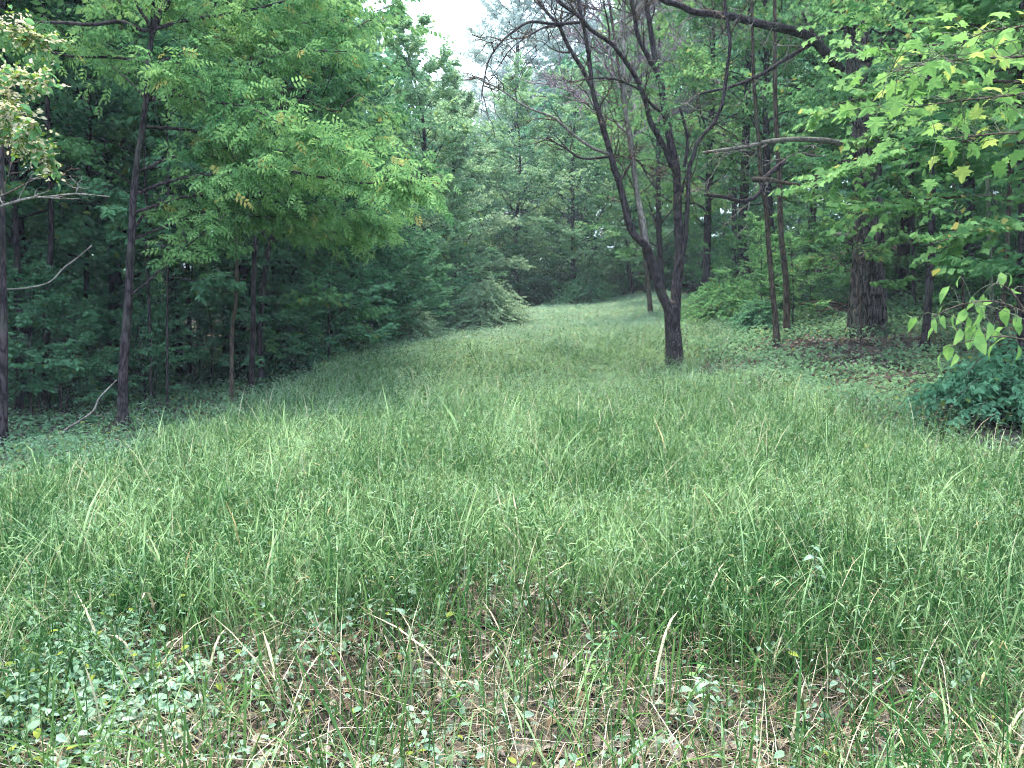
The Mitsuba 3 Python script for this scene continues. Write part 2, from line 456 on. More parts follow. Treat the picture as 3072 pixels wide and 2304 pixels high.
thing('lit_crest_grass', 'long pale seeding grass on the far rise of the meadow, extra paleness standing for the light there', 'grass', kind='stuff')
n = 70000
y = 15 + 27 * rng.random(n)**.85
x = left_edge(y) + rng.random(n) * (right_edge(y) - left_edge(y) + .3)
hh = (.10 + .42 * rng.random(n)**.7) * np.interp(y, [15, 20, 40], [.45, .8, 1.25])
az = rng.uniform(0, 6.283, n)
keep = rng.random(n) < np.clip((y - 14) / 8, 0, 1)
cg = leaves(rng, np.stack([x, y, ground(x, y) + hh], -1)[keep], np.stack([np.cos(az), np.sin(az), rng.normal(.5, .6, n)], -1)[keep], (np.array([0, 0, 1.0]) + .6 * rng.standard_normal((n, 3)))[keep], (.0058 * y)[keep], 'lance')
put_leaves('lit_crest_grass', '', cg, 'grass_stem', kind='stuff')  # pale leaves added so the colour brightens the crest like open light

thing('seeding_grass', 'tall pale grass stems with bent seed heads standing above the meadow', 'grass', kind='stuff')
x, y = field(rng, 80000, 1.4, 44, 1.55)
inside = (x > left_edge(y) - .2) & (x < right_edge(y) + .2) & (rng.random(len(x)) < np.interp(y, [2.6, 3.4, 5], [.22, .5, 1]))
x, y = x[inside], y[inside]
n = len(x)
h = rng.uniform(.32, .78, n) * np.interp(y, [0, 4, 10, 14, 18, 40], [.85, .95, .95, .65, .8, 1.2])
w = np.maximum(.003, .00075 * y) * rng.uniform(.7, 1.4, n)
lean, az, droop = rng.uniform(.1, .75, n), rng.uniform(0, 2 * np.pi, n), rng.uniform(.05, .35, n)
put_leaves('seeding_grass', 'stem', blades(rng, x, y, h, w, lean, az, droop, 4), 'grass_culm', kind='stuff')
parts = []
zz = ground(x, y)
headed = rng.random(n) < np.interp(y, [3, 5, 9], [.15, .4, 1])     # the near stems are mostly bare of seed
for t in np.linspace(.72, 1, 5):     # the spikelets of the seed heads
    c = np.stack([x + np.cos(az) * lean * h * t**1.8, y + np.sin(az) * lean * h * t**1.8, zz - .01 + h * (t - droop * t**3)], -1)
    ax = np.stack([np.cos(az) * 1.2, np.sin(az) * 1.2, .3 - 1.5 * droop], -1) + rng.standard_normal((n, 3)) * .5
    parts.append(leaves(rng, c[headed], ax[headed], (rng.standard_normal((n, 3)) + [0, 0, 1])[headed], (np.maximum(.022, np.interp(y, [0, 14, 24], [.0024, .0030, .0048]) * y) * rng.uniform(.9, 1.6, n))[headed], 'narrow'))
put_leaves('seeding_grass', 'seed_head', merge_leaves(parts), 'grass_stem', kind='stuff')

thing('dry_grass', 'dry straw and dead grass stems lying between the green blades', 'dry grass', kind='stuff')
x, y = field(rng, 17000, 1.3, 12, 2.3)
k = (rng.random(len(x)) < np.clip((patch(x, y, .9, 7) - .38) * 5, .04, 1) * np.interp(y, [1, 4, 8, 14], [1, .9, .45, .2])) & (x < right_edge(y) + 2) & (x > left_edge(y))
x, y = x[k], y[k]
n = len(x)
bm = blades(rng, x, y, rng.uniform(.08, .42, n), np.maximum(.0028, .0006 * y) * rng.uniform(.7, 1.4, n), rng.uniform(1.0, 4.5, n) * .5, rng.uniform(0, 6.283, n), rng.uniform(.45, .95, n), 3)
put_leaves('dry_grass', '', bm, 'straw', kind='stuff')

thing('leaf_litter', 'grey brown fallen leaves covering the bare soil', 'fallen leaves', kind='stuff')
x, y = field(rng, 60000, 1.3, 34, 1.6, 3)
bx, by = rng.uniform(3.9, 14, 16000), rng.uniform(5, 26, 16000)
x, y = np.r_[x, bx], np.r_[y, by]
d = np.stack([rng.standard_normal(len(x)), rng.standard_normal(len(x)), .25 * rng.standard_normal(len(x))], -1)
lm = leaves(rng, np.stack([x, y, ground(x, y) + rng.uniform(.0, .035, len(x))], -1), d, np.array([0, 0, 1.0]) + .45 * rng.standard_normal((len(x), 3)),
            np.maximum(rng.uniform(.025, .085, len(x)), .0045 * y), 'ovate')
put_leaves('leaf_litter', '', lm, 'litter', kind='stuff')

# low herbs: the pale small leaves at the near left, and thinly through the meadow
thing('ground_herbs', 'low small leaved pale herbs between the grass and over the litter', 'herbs', kind='stuff')
x, y = field(rng, 70000, 1.3, 16, 1.8)
wl = np.clip((-x - .12 * y + .2) / 1.3, 0, 1) * np.interp(y, [1, 4, 6, 9], [1, 1, .6, .15])
k = rng.random(len(x)) < np.clip((patch(x, y, 1.1, 9) - .42) * 5, .05, 1) * (.035 + .965 * wl)
x, y = x[k], y[k]
parts = []
zz = ground(x, y)
for a in range(4):
    r, hh, th = rng.uniform(.0, .05, len(x)), rng.uniform(.02, .2, len(x)), rng.uniform(0, 6.283, len(x))
    parts.append(leaves(rng, np.stack([x + r * np.cos(th), y + r * np.sin(th), zz + hh], -1), np.stack([np.cos(th), np.sin(th), -.1 + .3 * rng.standard_normal(len(x))], -1),
                        np.array([0, 0, 1.0]) + .35 * rng.standard_normal((len(x), 3)), np.maximum(rng.uniform(.018, .05, len(x)), .0035 * y), 'ovate'))
put_leaves('ground_herbs', '', merge_leaves(parts), 'herb_leaf', kind='stuff')

# the leafy ground cover of the right bank
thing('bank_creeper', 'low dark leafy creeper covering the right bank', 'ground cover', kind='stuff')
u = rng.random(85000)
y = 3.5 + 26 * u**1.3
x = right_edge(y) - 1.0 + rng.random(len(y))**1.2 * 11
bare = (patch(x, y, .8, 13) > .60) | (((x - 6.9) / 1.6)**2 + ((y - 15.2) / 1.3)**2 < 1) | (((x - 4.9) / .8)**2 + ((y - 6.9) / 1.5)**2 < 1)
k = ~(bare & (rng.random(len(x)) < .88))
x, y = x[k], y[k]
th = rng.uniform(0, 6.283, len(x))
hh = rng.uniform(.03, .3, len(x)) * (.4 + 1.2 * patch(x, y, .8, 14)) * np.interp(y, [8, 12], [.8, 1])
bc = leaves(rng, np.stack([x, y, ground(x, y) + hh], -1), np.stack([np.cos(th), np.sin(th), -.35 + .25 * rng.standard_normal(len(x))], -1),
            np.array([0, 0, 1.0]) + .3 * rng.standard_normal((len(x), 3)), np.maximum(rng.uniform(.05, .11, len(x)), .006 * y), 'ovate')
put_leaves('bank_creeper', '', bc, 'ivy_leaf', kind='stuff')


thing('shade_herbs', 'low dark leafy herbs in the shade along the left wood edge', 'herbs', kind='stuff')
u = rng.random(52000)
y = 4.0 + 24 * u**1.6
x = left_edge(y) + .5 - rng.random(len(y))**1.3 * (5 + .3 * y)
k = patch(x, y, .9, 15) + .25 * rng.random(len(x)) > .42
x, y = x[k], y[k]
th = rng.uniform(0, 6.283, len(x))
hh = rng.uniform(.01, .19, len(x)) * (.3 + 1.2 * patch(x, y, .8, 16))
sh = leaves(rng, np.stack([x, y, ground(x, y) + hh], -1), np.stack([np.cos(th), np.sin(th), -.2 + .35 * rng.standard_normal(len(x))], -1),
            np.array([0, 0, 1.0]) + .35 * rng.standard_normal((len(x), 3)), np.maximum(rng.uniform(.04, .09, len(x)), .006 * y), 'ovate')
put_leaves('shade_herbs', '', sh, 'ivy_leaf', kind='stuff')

# ------------------------------------------------------------------ the bare forked tree in the meadow
def traced(pts, d0, d1=None):
    """Pixels of the photograph, from d0 to d1 metres ahead, as points."""
    d1 = d0 if d1 is None else d1
    return np.array([P(px, py, d0 + (d1 - d0) * k / max(len(pts) - 1, 1)) for k, (px, py) in enumerate(pts)])


MPX = 1 / FOCAL      # metres per photograph pixel and metre of distance


def twigs_on(rng, path, n, length, spread=.7, up=.3, gen=2, thick=1.0):
    """Fine forking bare twigs along a limb."""
    p = spline(path, 6)
    out = []
    def one(c, d, L, g):
        m = 5
        t = np.linspace(0, 1, m)
        q = c + d * (L * t)[:, None] + np.cumsum(rng.standard_normal((m, 3)) * .05 * L, 0) * (t > 0)[:, None]
        out.append(tube(q, thick * (.0065 + .006 * L * g), .003 * thick, 4, 2))
        if g > 0:
            for k in range(2 + int(rng.random() * 2)):
                j = 1 + int(rng.random() * (m - 1))
                one(q[j], norm(d + .8 * rng.standard_normal(3)), L * rng.uniform(.3, .6), g - 1)
    for k in range(n):
        j = int(rng.uniform(.25, 1) * (len(p) - 2))
        t = norm(p[j + 1] - p[j])
        d = norm(t + spread * rng.standard_normal(3) + [0, 0, up])
        one(p[j], d, length * rng.uniform(.5, 1.2), gen)
    return out


DM = 15.0
fork = thing('forked_tree', 'almost leafless dark tree with two leaning stems standing alone in the meadow', 'tree')
foot = P(2026, 1125, DM)
foot[2] = g1(foot[0], foot[1]) - .1
trunk = np.vstack([[foot], traced([(2025, 1105), (2022, 1040), (2016, 960), (2014, 920)], DM)])
right_stem = traced([(2024, 1000), (2026, 930), (2028, 880), (2036, 800), (2038, 750), (2033, 627), (2030, 520), (2009, 415), (1998, 353), (1988, 290), (1982, 243), (1970, 212)], DM, DM + .3)
left_stem = traced([(2016, 1000), (2006, 930), (1980, 870), (1960, 804), (1938, 740)], DM, DM - .3)
left_a = traced([(1945, 760), (1934, 735), (1896, 694), (1875, 618), (1858, 550), (1841, 498), (1821, 423), (1806, 372), (1782, 290), (1774, 251)], DM - .3, DM - .8)
left_b = traced([(1945, 760), (1938, 730), (1930, 669), (1911, 584), (1896, 443), (1888, 392), (1876, 333), (1872, 215), (1872, 78), (1870, -30), (1866, -250)], DM - .3, DM + .2)
R = lambda px, d=DM: px * MPX * d / 2
mats = 'bark_dark'
rng = np.random.default_rng(21)
put(fork, 'trunk', tube(trunk, R(48), R(42), 18, 8, .10, 1, flare=R(22)), mats, smooth=True)
LIMBS = [
    (right_stem, 33, 19), (left_stem, 30, 27), (left_a, 23, 13), (left_b, 18, 7),
    (traced([(1774, 251), (1770, 196), (1755, 98), (1735, 0), (1722, -160)], DM - .8, DM - 1), 13, 6),
    (traced([(1776, 262), (1743, 200), (1704, 137), (1676, 74), (1657, 55), (1614, 0), (1560, -120)], DM - .8, DM - 1.3), 13, 5),
    (traced([(2024, 512), (2009, 482), (1994, 443), (1970, 400), (1951, 364), (1939, 313), (1923, 266), (1900, 219), (1876, 184), (1837, 133), (1774, 90), (1735, 47), (1672, 0), (1600, -90)], DM, DM - 1.2), 17, 8),
    (traced([(1970, 214), (1943, 168), (1915, 110), (1904, 50), (1896, 0), (1880, -200)], DM + .3, DM), 15, 7),
    (traced([(1970, 214), (1962, 157), (1947, 59), (1939, 0), (1930, -240)], DM + .3, DM + .6), 18, 9),
    (traced([(2034, 800), (2044, 770), (2054, 736), (2061, 640), (2068, 509), (2080, 470), (2095, 423), (2135, 376), (2162, 325), (2174, 266), (2184, 188), (2190, 129), (2182, 59), (2174, 0), (2166, -150)], DM, DM - .3), 15, 7),
    (traced([(2052, 500), (2062, 450), (2058, 390), (2037, 313)], DM, DM), 10, 7),
    (traced([(2005, 349), (1962, 321), (1923, 274), (1892, 255), (1845, 237), (1782, 235), (1696, 249)], DM, DM - 1.6), 9, 3),
    (traced([(1848, 482), (1825, 462), (1790, 450), (1751, 427), (1719, 403), (1680, 368), (1653, 349), (1598, 329), (1559, 309), (1500, 268), (1417, 228)], DM - .5, DM - 1.8), 10, 3),
    (traced([(1840, 468), (1774, 476), (1735, 472), (1704, 450), (1657, 423), (1640, 412)], DM - .5, DM - 1.6), 8, 3),
    (traced([(1739, 67), (1660, 72), (1590, 66), (1540, 95), (1500, 130), (1467, 180), (1453, 236), (1447, 275)], DM - 1.1, DM - 2), 9, 3),
    (traced([(1690, 76), (1640, 80), (1590, 105), (1540, 140), (1510, 175)], DM - 1.1, DM - 2), 6, 2),
    (traced([(1835, 475), (1870, 470), (1910, 480), (1955, 478)], DM - .5, DM - .9), 5, 2),
    (traced([(1860, 545), (1905, 480), (1950, 525), (2010, 520)], DM - .2, DM), 7, 4),
    (traced([(2066, 520), (2052, 545), (2040, 600)], DM - .1, DM), 7, 5),
]
for k, (pts, a, b) in enumerate(LIMBS):
    put(fork, 'stem' if k < 2 else 'limb', tube(pts, R(a), R(b), 12 if a > 20 else 8, 5, .07 if a > 12 else .04, k + 2), 'bark_grey' if k in (3, 12) else mats, smooth=True)
tw = []
for k, (pts, a, b) in enumerate(LIMBS):
    if k >= 2:
        tw += twigs_on(rng, pts, 11 if a > 12 else 7, .9 if a > 12 else .55)
put(fork, 'twigs', join(tw), 'bark_brown', smooth=True, kind='stuff')
# stubs of snapped twigs on the stems
for px, py, d in ((1888, 690, DM - .4), (1956, 800, DM - .2), (2012, 905, DM - .1)):
    a = P(px, py, d)
    put(fork, 'stub', tube([a + [.09, 0, -.02], a, a + [-.07, -.03, .05]], .02, .011, 8, 3, .1, 3), 'bark_brown', smooth=True)
a, b = [], []
for k in range(60):        # a few sprays of small leaves on the upper stems, and ivy at its foot
    c = P(*((1985 + rng.normal(0, 45), 300 + rng.normal(0, 45)) if k < 42 else (1900 + rng.normal(0, 35), 345 + rng.normal(0, 22))), DM - .2 + rng.normal(0, .3))
    a.append(c)
    b.append(c + rng.normal(0, .25, 3) * [1, 1, .4])
put_leaves(fork, 'foliage', twig_leaves(rng, np.array(a), np.array(b), 14, .055, 'ovate', .4), 'leaf_mid', kind='stuff')
th = rng.uniform(0, 6.283, 170)
hh = rng.random(170)**1.2 * .95
rad = R(50) + R(16) * np.exp(-hh / .3) + .02
cc = np.stack([foot[0] + rad * np.cos(th), foot[1] + rad * np.sin(th), foot[2] + .1 + hh], -1)
put_leaves(fork, 'creeper', leaves(rng, cc, np.stack([np.cos(th), np.sin(th), rng.normal(-.2, .8, 170)], -1), rng.standard_normal((170, 3)) + [0, 0, 1], .05, 'diamond'), 'litter', kind='stuff')

# ------------------------------------------------------------------ the old oak on the right bank and its low limbs
DO = 17.0
oak = thing('oak_tree', 'massive old tree with deeply furrowed bark at the edge of the right bank', 'tree')
ob = P(2603, 1015, DO)
ob[2] = g1(ob[0], ob[1]) - .15


def furrowed(pts, r0, r1, flare, sides=128, per=34, depth=.12, seed=4):
    v, f = tube(pts, r0, r1, sides, per, .05, seed, flare)
    p = spline(pts, per)
    n = len(p)
    c = np.repeat(p, sides, 0)
    w = v[:n * sides] - c
    th = np.tile(np.arange(sides) / sides * 2 * np.pi, n)
    hz = np.repeat(np.r_[0, np.cumsum(np.linalg.norm(np.diff(p, axis=0), axis=1))], sides)
    q = np.stack([np.cos(th) * 7.5, np.sin(th) * 7.5, hz * 1.6], -1)
    ridge = 1 - 2 * np.abs(meshkit.fbm(q, 2, seed) - .5) * 2
    v[:n * sides] = c + w * (1 - depth * 2.2 * np.clip(ridge - .35, 0, 1))[:, None]
    return v, f


otop = [ob, P(2602, 930, DO), P(2604, 800, DO), P(2605, 650, DO), P(2600, 500, DO + .1), P(2588, 330, DO + .2), P(2575, 170, DO + .3), P(2560, 0, DO + .5), P(2545, -300, DO + .8), P(2540, -600, DO + 1)]
put(oak, 'trunk', furrowed(otop, R(90, DO), R(50, DO), R(40, DO)), 'bark_oak', smooth=True)
OL = [
    (traced([(2560, 245), (2527, 217), (2500, 185), (2452, 130), (2420, 106), (2357, 87), (2298, 75), (2200, 51), (2127, 41), (2080, 35), (2041, 16), (1990, 0), (1930, -45)], DO, DO - 2.5), 30, 13),
    (traced([(2565, 70), (2523, 83), (2476, 102), (2436, 130), (2357, 177), (2287, 221), (2200, 258), (2103, 280)], DO + .3, DO - 1.8), 16, 6),
    (traced([(2590, 432), (2511, 428), (2476, 422), (2377, 418), (2298, 426), (2244, 439), (2166, 450), (2111, 458)], DO, DO - 1.6), 19, 7),
    (traced([(2590, 500), (2511, 487), (2436, 473), (2385, 469), (2350, 489), (2310, 520), (2291, 544), (2283, 572), (2259, 595), (2220, 603), (2174, 592), (2115, 584)], DO, DO - 1.8), 22, 8),
    (traced([(2470, 130), (2440, 100), (2415, 55), (2410, 40)], DO - .6, DO - .7), 10, 5),
    (traced([(2590, 200), (2650, 120), (2730, 40), (2800, -60)], DO + .2, DO - 1), 20, 9),
]
for k, (pts, a, b) in enumerate(OL):
    put(oak, 'limb', tube(pts, R(a, DO), R(b, DO), 10, 5, .09, k + 30), 'bark_grey' if k in (2,) else 'bark_dark', smooth=True, label='pale bare low limb reaching left' if k == 2 else None)
rng = np.random.default_rng(23)
tw = []
for pts, a, b in OL[:4]:
    tw += twigs_on(rng, pts, 9, .8, up=.1)
for k in range(9):          # strings of dead vine hanging from the top limb
    c = P(2150 + rng.normal(60, 45), 48, DO - 1.9)
    q = c + np.cumsum(rng.normal(0, .08, (7, 3)) + [0, 0, -.06], 0)
    tw.append(tube(q, .006, .003, 4, 3))
put(oak, 'twigs', join(tw), 'bark_grey', smooth=True, kind='stuff')
snag = thing('snapped_branch', 'short snapped branch lodged level across two thin trunks', 'branch')
put(snag, '', tube(traced([(2258, 538), (2300, 540), (2350, 548), (2400, 556)], DO - 1.4), R(15, DO), R(8, DO), 9, 5, .12, 9), 'bark_brown', smooth=True)


# ------------------------------------------------------------------ trees with traced trunks
def standing(name, label, trace, d, width, top, leaf=None, bk='bark_dark', seed=1, group=None, lean_top=(0, 0), cat='tree', **kw):
    """A tree whose trunk passes the traced pixels (from its foot up) and goes on to the height top."""
    rng = np.random.default_rng(seed)
    t = thing(name, label, cat, group)
    p = traced(trace, d)
    foot = p[0].copy()
    foot[2] = g1(foot[0], foot[1]) - .1
    if foot[2] < p[0][2] - .05:
        p = np.vstack([[foot], p])
    else:
        p[0] = foot
    if p[-1][2] < top:
        dr_ = p[-1] - p[-2]
        dr_ = np.array([*(dr_[:2] / max(dr_[2], .3) * .5), 1.0])
        k = top - p[-1][2]
        p = np.vstack([p, p[-1] + dr_ * k * .5 + [lean_top[0] * .4, lean_top[1] * .4, 0], p[-1] + dr_ * k + [lean_top[0], lean_top[1], 0]])
    r = R(width, d)
    put(t, 'trunk', tube(p, r, max(r * .3, .008), 14 if width > 20 else 9, 7, .09, seed, flare=r * .9), bk, smooth=True)
    if leaf:
        kw = {'kind': 'diamond', 'size': .13, 'base_h': .3, 'spread': 2.5, 'limbs': 24, 'twigs': 20, 'per': 12, 'droop': .55, 'level': .5, **kw}
        wood, lm, (a, b) = grow(rng, p, kw.pop('base_h'), kw.pop('spread'), kw.pop('limbs'), kw.pop('kind'), kw.pop('size'), **kw)
        put(t, 'branches', join(wood + [twig_tubes(a, b)]), bk, smooth=True, kind='stuff')
        put_leaves(t, 'crown', lm, leaf, kind='stuff')
    return t, p


# the tall tree at the left edge of the meadow: its limbs traced, its leaves feathered
D1 = 10.0
ash, ap = standing('feather_leaved_tree', 'slender tree at the left with bright feathery leaves reaching over the meadow', [(369, 1285), (369, 1130), (379, 986), (386, 890), (391, 793), (396, 696), (400, 600), (411, 485), (422, 422), (439, 295), (443, 211), (456, 97)], D1, 30, 6.0, bk='bark_dark', seed=5)
AL = [
    (traced([(456, 97), (480, 40), (506, 0), (540, -110), (560, -260)], D1, D1 + .3), 16, 8),
    (traced([(456, 97), (440, 60), (414, 21), (395, -40)], D1, D1 - .3), 8, 4),
    (traced([(452, 92), (420, 88), (363, 65), (274, 74), (180, 68), (84, 70), (-40, 72)], D1, D1 - 1.2), 9, 5),
    (traced([(447, 304), (470, 262), (506, 232), (540, 212)], D1, D1 - .6), 6, 2),
    (traced([(447, 304), (490, 280), (549, 262), (633, 245), (717, 228), (830, 165), (930, 152), (1040, 155)], D1, D1 + .6), 7, 2),
    (traced([(447, 304), (527, 287), (633, 304), (751, 325), (850, 375), (960, 420), (1050, 470)], D1, D1 - .8), 7, 2),
    (traced([(400, 585), (506, 544), (608, 525), (700, 515), (797, 508), (839, 508), (987, 536), (1100, 550), (1164, 540), (1240, 545)], D1, D1 - 1.0), 9, 3),
    (traced([(440, 300), (400, 255), (350, 210), (312, 158)], D1, D1 + .4), 5, 2),
    (traced([(395, 700), (440, 640), (520, 628), (650, 640), (800, 650), (900, 640)], D1, D1 + 1.0), 7, 2),
    (traced([(385, 890), (450, 840), (500, 790), (560, 740), (620, 690), (680, 640)], D1, D1 - .4), 6, 2),
    (traced([(445, 190), (385, 178), (330, 172), (200, 168), (120, 140), (20, 130)], D1, D1 - .8), 7, 3),
    (traced([(456, 90), (560, 60), (700, 40), (830, 10), (960, -30)], D1, D1 + .8), 9, 3),
    (traced([(430, 380), (560, 390), (700, 420), (860, 440), (1020, 410), (1120, 420)], D1, D1 + 1.4), 8, 2),
    (traced([(405, 520), (520, 470), (640, 450), (760, 440), (900, 470), (1010, 510)], D1, D1 + .3), 7, 2),
    (traced([(398, 640), (560, 590), (720, 590), (900, 620), (1060, 650), (1150, 680)], D1, D1 + 1.6), 8, 2),
    (traced([(395, 720), (560, 660), (740, 650), (920, 690), (1080, 700)], D1, D1 + 2.2), 7, 2),
    (traced([(450, 200), (600, 140), (760, 110), (900, 70), (1040, 60)], D1, D1 + 2.0), 8, 2),
]
rng = np.random.default_rng(31)
t0, t1 = [], []
for k, (pts, a, b) in enumerate(AL):
    put(ash, 'limb', tube(pts, R(a * 1.25, D1), R(b * 1.5, D1), 8, 5, .05, k + 60), 'bark_dark', smooth=True)
    p = spline(pts, 8)
    L = np.linalg.norm(p[-1] - p[0])
    m = int(24 * L) if k not in (1, 2, 7, 9, 10) else int(8 * L)
    u = rng.uniform(.18, 1, m)
    q = np.stack([np.interp(u * (len(p) - 1), np.arange(len(p)), p[:, i]) for i in range(3)], -1)
    ld = norm(p[-1] - p[0])
    sd = norm(np.cross(ld, [0, 0, 1.0]))
    sg = rng.choice([-1.0, 1.0], m)[:, None]
    e = q + rng.uniform(.35, .95, (m, 1)) * (1.2 - .5 * u[:, None]) * norm(ld * rng.uniform(.2, 1, (m, 1)) + sg * sd * rng.uniform(.2, 1, (m, 1)) + rng.standard_normal((m, 3)) * [.25, .25, .4] + [0, 0, .05])
    t0.append(q)
    t1.append(e + [0, .22, 0])
t0, t1 = np.vstack(t0), np.vstack(t1)
put(ash, 'twigs', twig_tubes(t0, t1, .005), 'bark_dark', smooth=True, kind='stuff')
put_leaves(ash, 'crown', twig_leaves(rng, t0, t1, 8, .175, 'pinnate', .5, .55), 'leaf_bright', kind='stuff')

G_IN = 'slim dark trunks inside the left wood'
standing('woodland_tree', 'dark trunk cut off by the left edge of the picture', [(6, 1290), (8, 1100), (8, 950), (2, 700), (0, 500)], 9.0, 30, 9, 'leaf_teal', seed=6, base_h=.62, limbs=12, spread=2.2)
standing('woodland_tree', 'dark trunk below the cream blossom at the far left, second from the edge', [(58, 1235), (57, 1000), (55, 890), (50, 720), (40, 560), (30, 400)], 12.5, 20, 10, 'leaf_teal', seed=7, base_h=.5, limbs=20)
standing('woodland_tree', 'dark trunk under the right end of the cream blossom', [(136, 1235), (138, 1000), (142, 880), (150, 793), (154, 660), (150, 527), (146, 400)], 12.5, 20, 11, 'leaf_mid', seed=8, base_h=.5, limbs=20, spread=2.6)
standing('woodland_tree', 'thin trunk between the blossom and the tall feathery tree', [(255, 1200), (258, 950), (262, 650), (264, 560), (270, 420)], 15, 15, 11, 'leaf_teal', seed=9, base_h=.3, limbs=20)
standing('sapling', 'thin dark sapling just right of the tall feathery tree', [(452, 1215), (449, 957), (444, 850), (441, 745), (438, 600)], 13, 10, 8, 'leaf_mid', seed=10, base_h=.3, limbs=14, spread=1.8)
standing('sapling', 'thinnest sapling, upright in the shade between two left trunks', [(500, 1250), (502, 1203), (502, 1050), (502, 890), (506, 700)], 12, 8, 6, 'leaf_teal', seed=11, base_h=.35, limbs=14, spread=1.6)
standing('woodland_tree', 'slim pale brown trunk at the wood edge, nearest the meadow left of centre', [(695, 1218), (696, 1100), (697, 986), (709, 889), (712, 700), (716, 500)], 12.5, 13, 9, 'leaf_bright', 'bark_brown', seed=12, base_h=.42, limbs=22, spread=2.6)
standing('woodland_tree', 'left trunk of the dark pair at the wood edge', [(752, 1182), (756, 1080), (760, 986), (762, 800), (770, 600)], 14.5, 17, 11, 'leaf_mid', seed=13, base_h=.25, limbs=26, spread=3.0)
standing('woodland_tree', 'right trunk of the dark pair at the wood edge', [(783, 1168), (782, 1080), (780, 990), (800, 780), (830, 600)], 15.5, 17, 12, 'leaf_mid', seed=14, base_h=.22, limbs=26, spread=3.2)
standing('woodland_tree', 'dark trunk deep in shade between sapling and pale brown trunk', [(568, 1160), (567, 1040), (566, 950), (560, 700)], 18, 14, 13, 'leaf_teal', seed=15, base_h=.22, limbs=26, spread=3.2)

# the right bank
standing('slim_tree', 'left of two slim straight trunks between the bare tree and the old oak', [(2330, 1010), (2326, 950), (2319, 886), (2307, 741), (2298, 620), (2286, 563), (2276, 420), (2262, 250)], 16.0, 18, 10, 'leaf_bright', 'bark_brown', seed=16, base_h=.8, limbs=8, spread=1.6)
standing('slim_tree', 'right of two slim straight trunks between the bare tree and the old oak', [(2360, 975), (2360, 900), (2358, 837), (2343, 693), (2339, 548), (2332, 434), (2325, 250)], 17.5, 20, 12, 'leaf_bright', 'bark_brown', seed=17, base_h=.75, limbs=8, spread=1.6)
standing('woodland_tree', 'dark broken looking trunk standing in leaves behind the two slim trunks', [(2232, 880), (2230, 760), (2230, 640), (2235, 500)], 27, 34, 13, 'leaf_mid', seed=18, base_h=.3, limbs=26, spread=3.8)
standing('woodland_tree', 'straight dark trunk to the right of the old oak', [(2775, 1030), (2785, 900), (2794, 741), (2797, 500), (2793, 350), (2790, 100)], 14.0, 23, 11, 'leaf_mid', seed=19, base_h=.3, limbs=26, spread=2.8)
standing('sapling', 'light leafy sapling in front of the trunk of the old oak', [(2585, 1040), (2580, 900), (2572, 760), (2580, 600)], 15.2, 7, 4.6, 'leaf_bright', 'bark_brown', seed=27, base_h=.3, limbs=16, spread=1.3, twigs=12, level=.75)
standing('sapling', 'thin dark trunk between the old oak and the straight trunk', [(2742, 920), (2740, 780), (2739, 645), (2736, 500)], 19, 11, 9, 'leaf_teal', seed=20, base_h=.25, limbs=16, spread=2.2)
standing('woodland_tree', 'dark trunk cut by the right edge of the picture', [(3062, 1010), (3062, 880), (3064, 645), (3062, 500), (3058, 300)], 11, 22, 9, 'leaf_mid', seed=22, base_h=.45, limbs=20, spread=2.4)
standing('sapling', 'greenish upright sapling near the right edge', [(2975, 960), (2972, 800), (2968, 693), (2960, 500), (2950, 276), (2945, 40)], 12.5, 13, 9, 'leaf_mid', 'bark_green', seed=24, base_h=.4, limbs=16, spread=2.0)
standing('sapling', 'thin brown sapling leaning behind the straight trunk on the right', [(2892, 980), (2888, 840), (2876, 700), (2862, 560)], 15, 10, 8, 'leaf_teal', 'bark_brown', seed=25, base_h=.3, limbs=16, spread=2.0)
standing('slim_tree', 'slim trunk in the top right corner behind the big lobed leaves', [(3010, 900), (3028, 600), (3032, 276), (3028, 140), (3024, 20)], 13.5, 15, 10, 'leaf_bright', 'bark_brown', seed=26, base_h=.5, limbs=16, spread=2.2)

# ------------------------------------------------------------------ trees known by their crowns
def crown_tree(name, label, px, d, top, leaf, seed, bk='bark_dark', group=None, width=.16, **kw):
    """A tree d metres ahead, standing below the pixel column px."""
    rng = np.random.default_rng(seed)
    t = thing(name, label, 'tree', group)
    c = P(px, 900, d)
    b = np.array([c[0], c[1], g1(c[0], c[1]) - .1])
    H = top - b[2]
    p = b + np.array([(0, 0, 0), (rng.normal(0, .02), rng.normal(0, .02), .3), (rng.normal(0, .03), rng.normal(0, .03), .65), (rng.normal(0, .04), rng.normal(0, .04), 1)]) * H
    put(t, 'trunk', tube(p, width, .02, 9, 6, .08, seed, flare=.06), bk, smooth=True)
    kw = {'kind': 'diamond', 'size': .15, 'base_h': .06, 'spread': 3.2, 'limbs': 46, 'twigs': 26, 'per': 14, 'droop': .55, 'level': .3, 'el': (.25, 1.0), **kw}
    kw['limbs'] = int(kw['limbs'] * 1.15)
    wood, lm, (a, b2) = grow(rng, p, kw.pop('base_h'), kw.pop('spread'), kw.pop('limbs'), kw.pop('kind'), kw.pop('size'), **kw)
    put(t, 'branches', join(wood + [twig_tubes(a, b2, .006)]), bk, smooth=True, kind='stuff')
    put_leaves(t, 'crown', lm, leaf, kind='stuff')
    return t


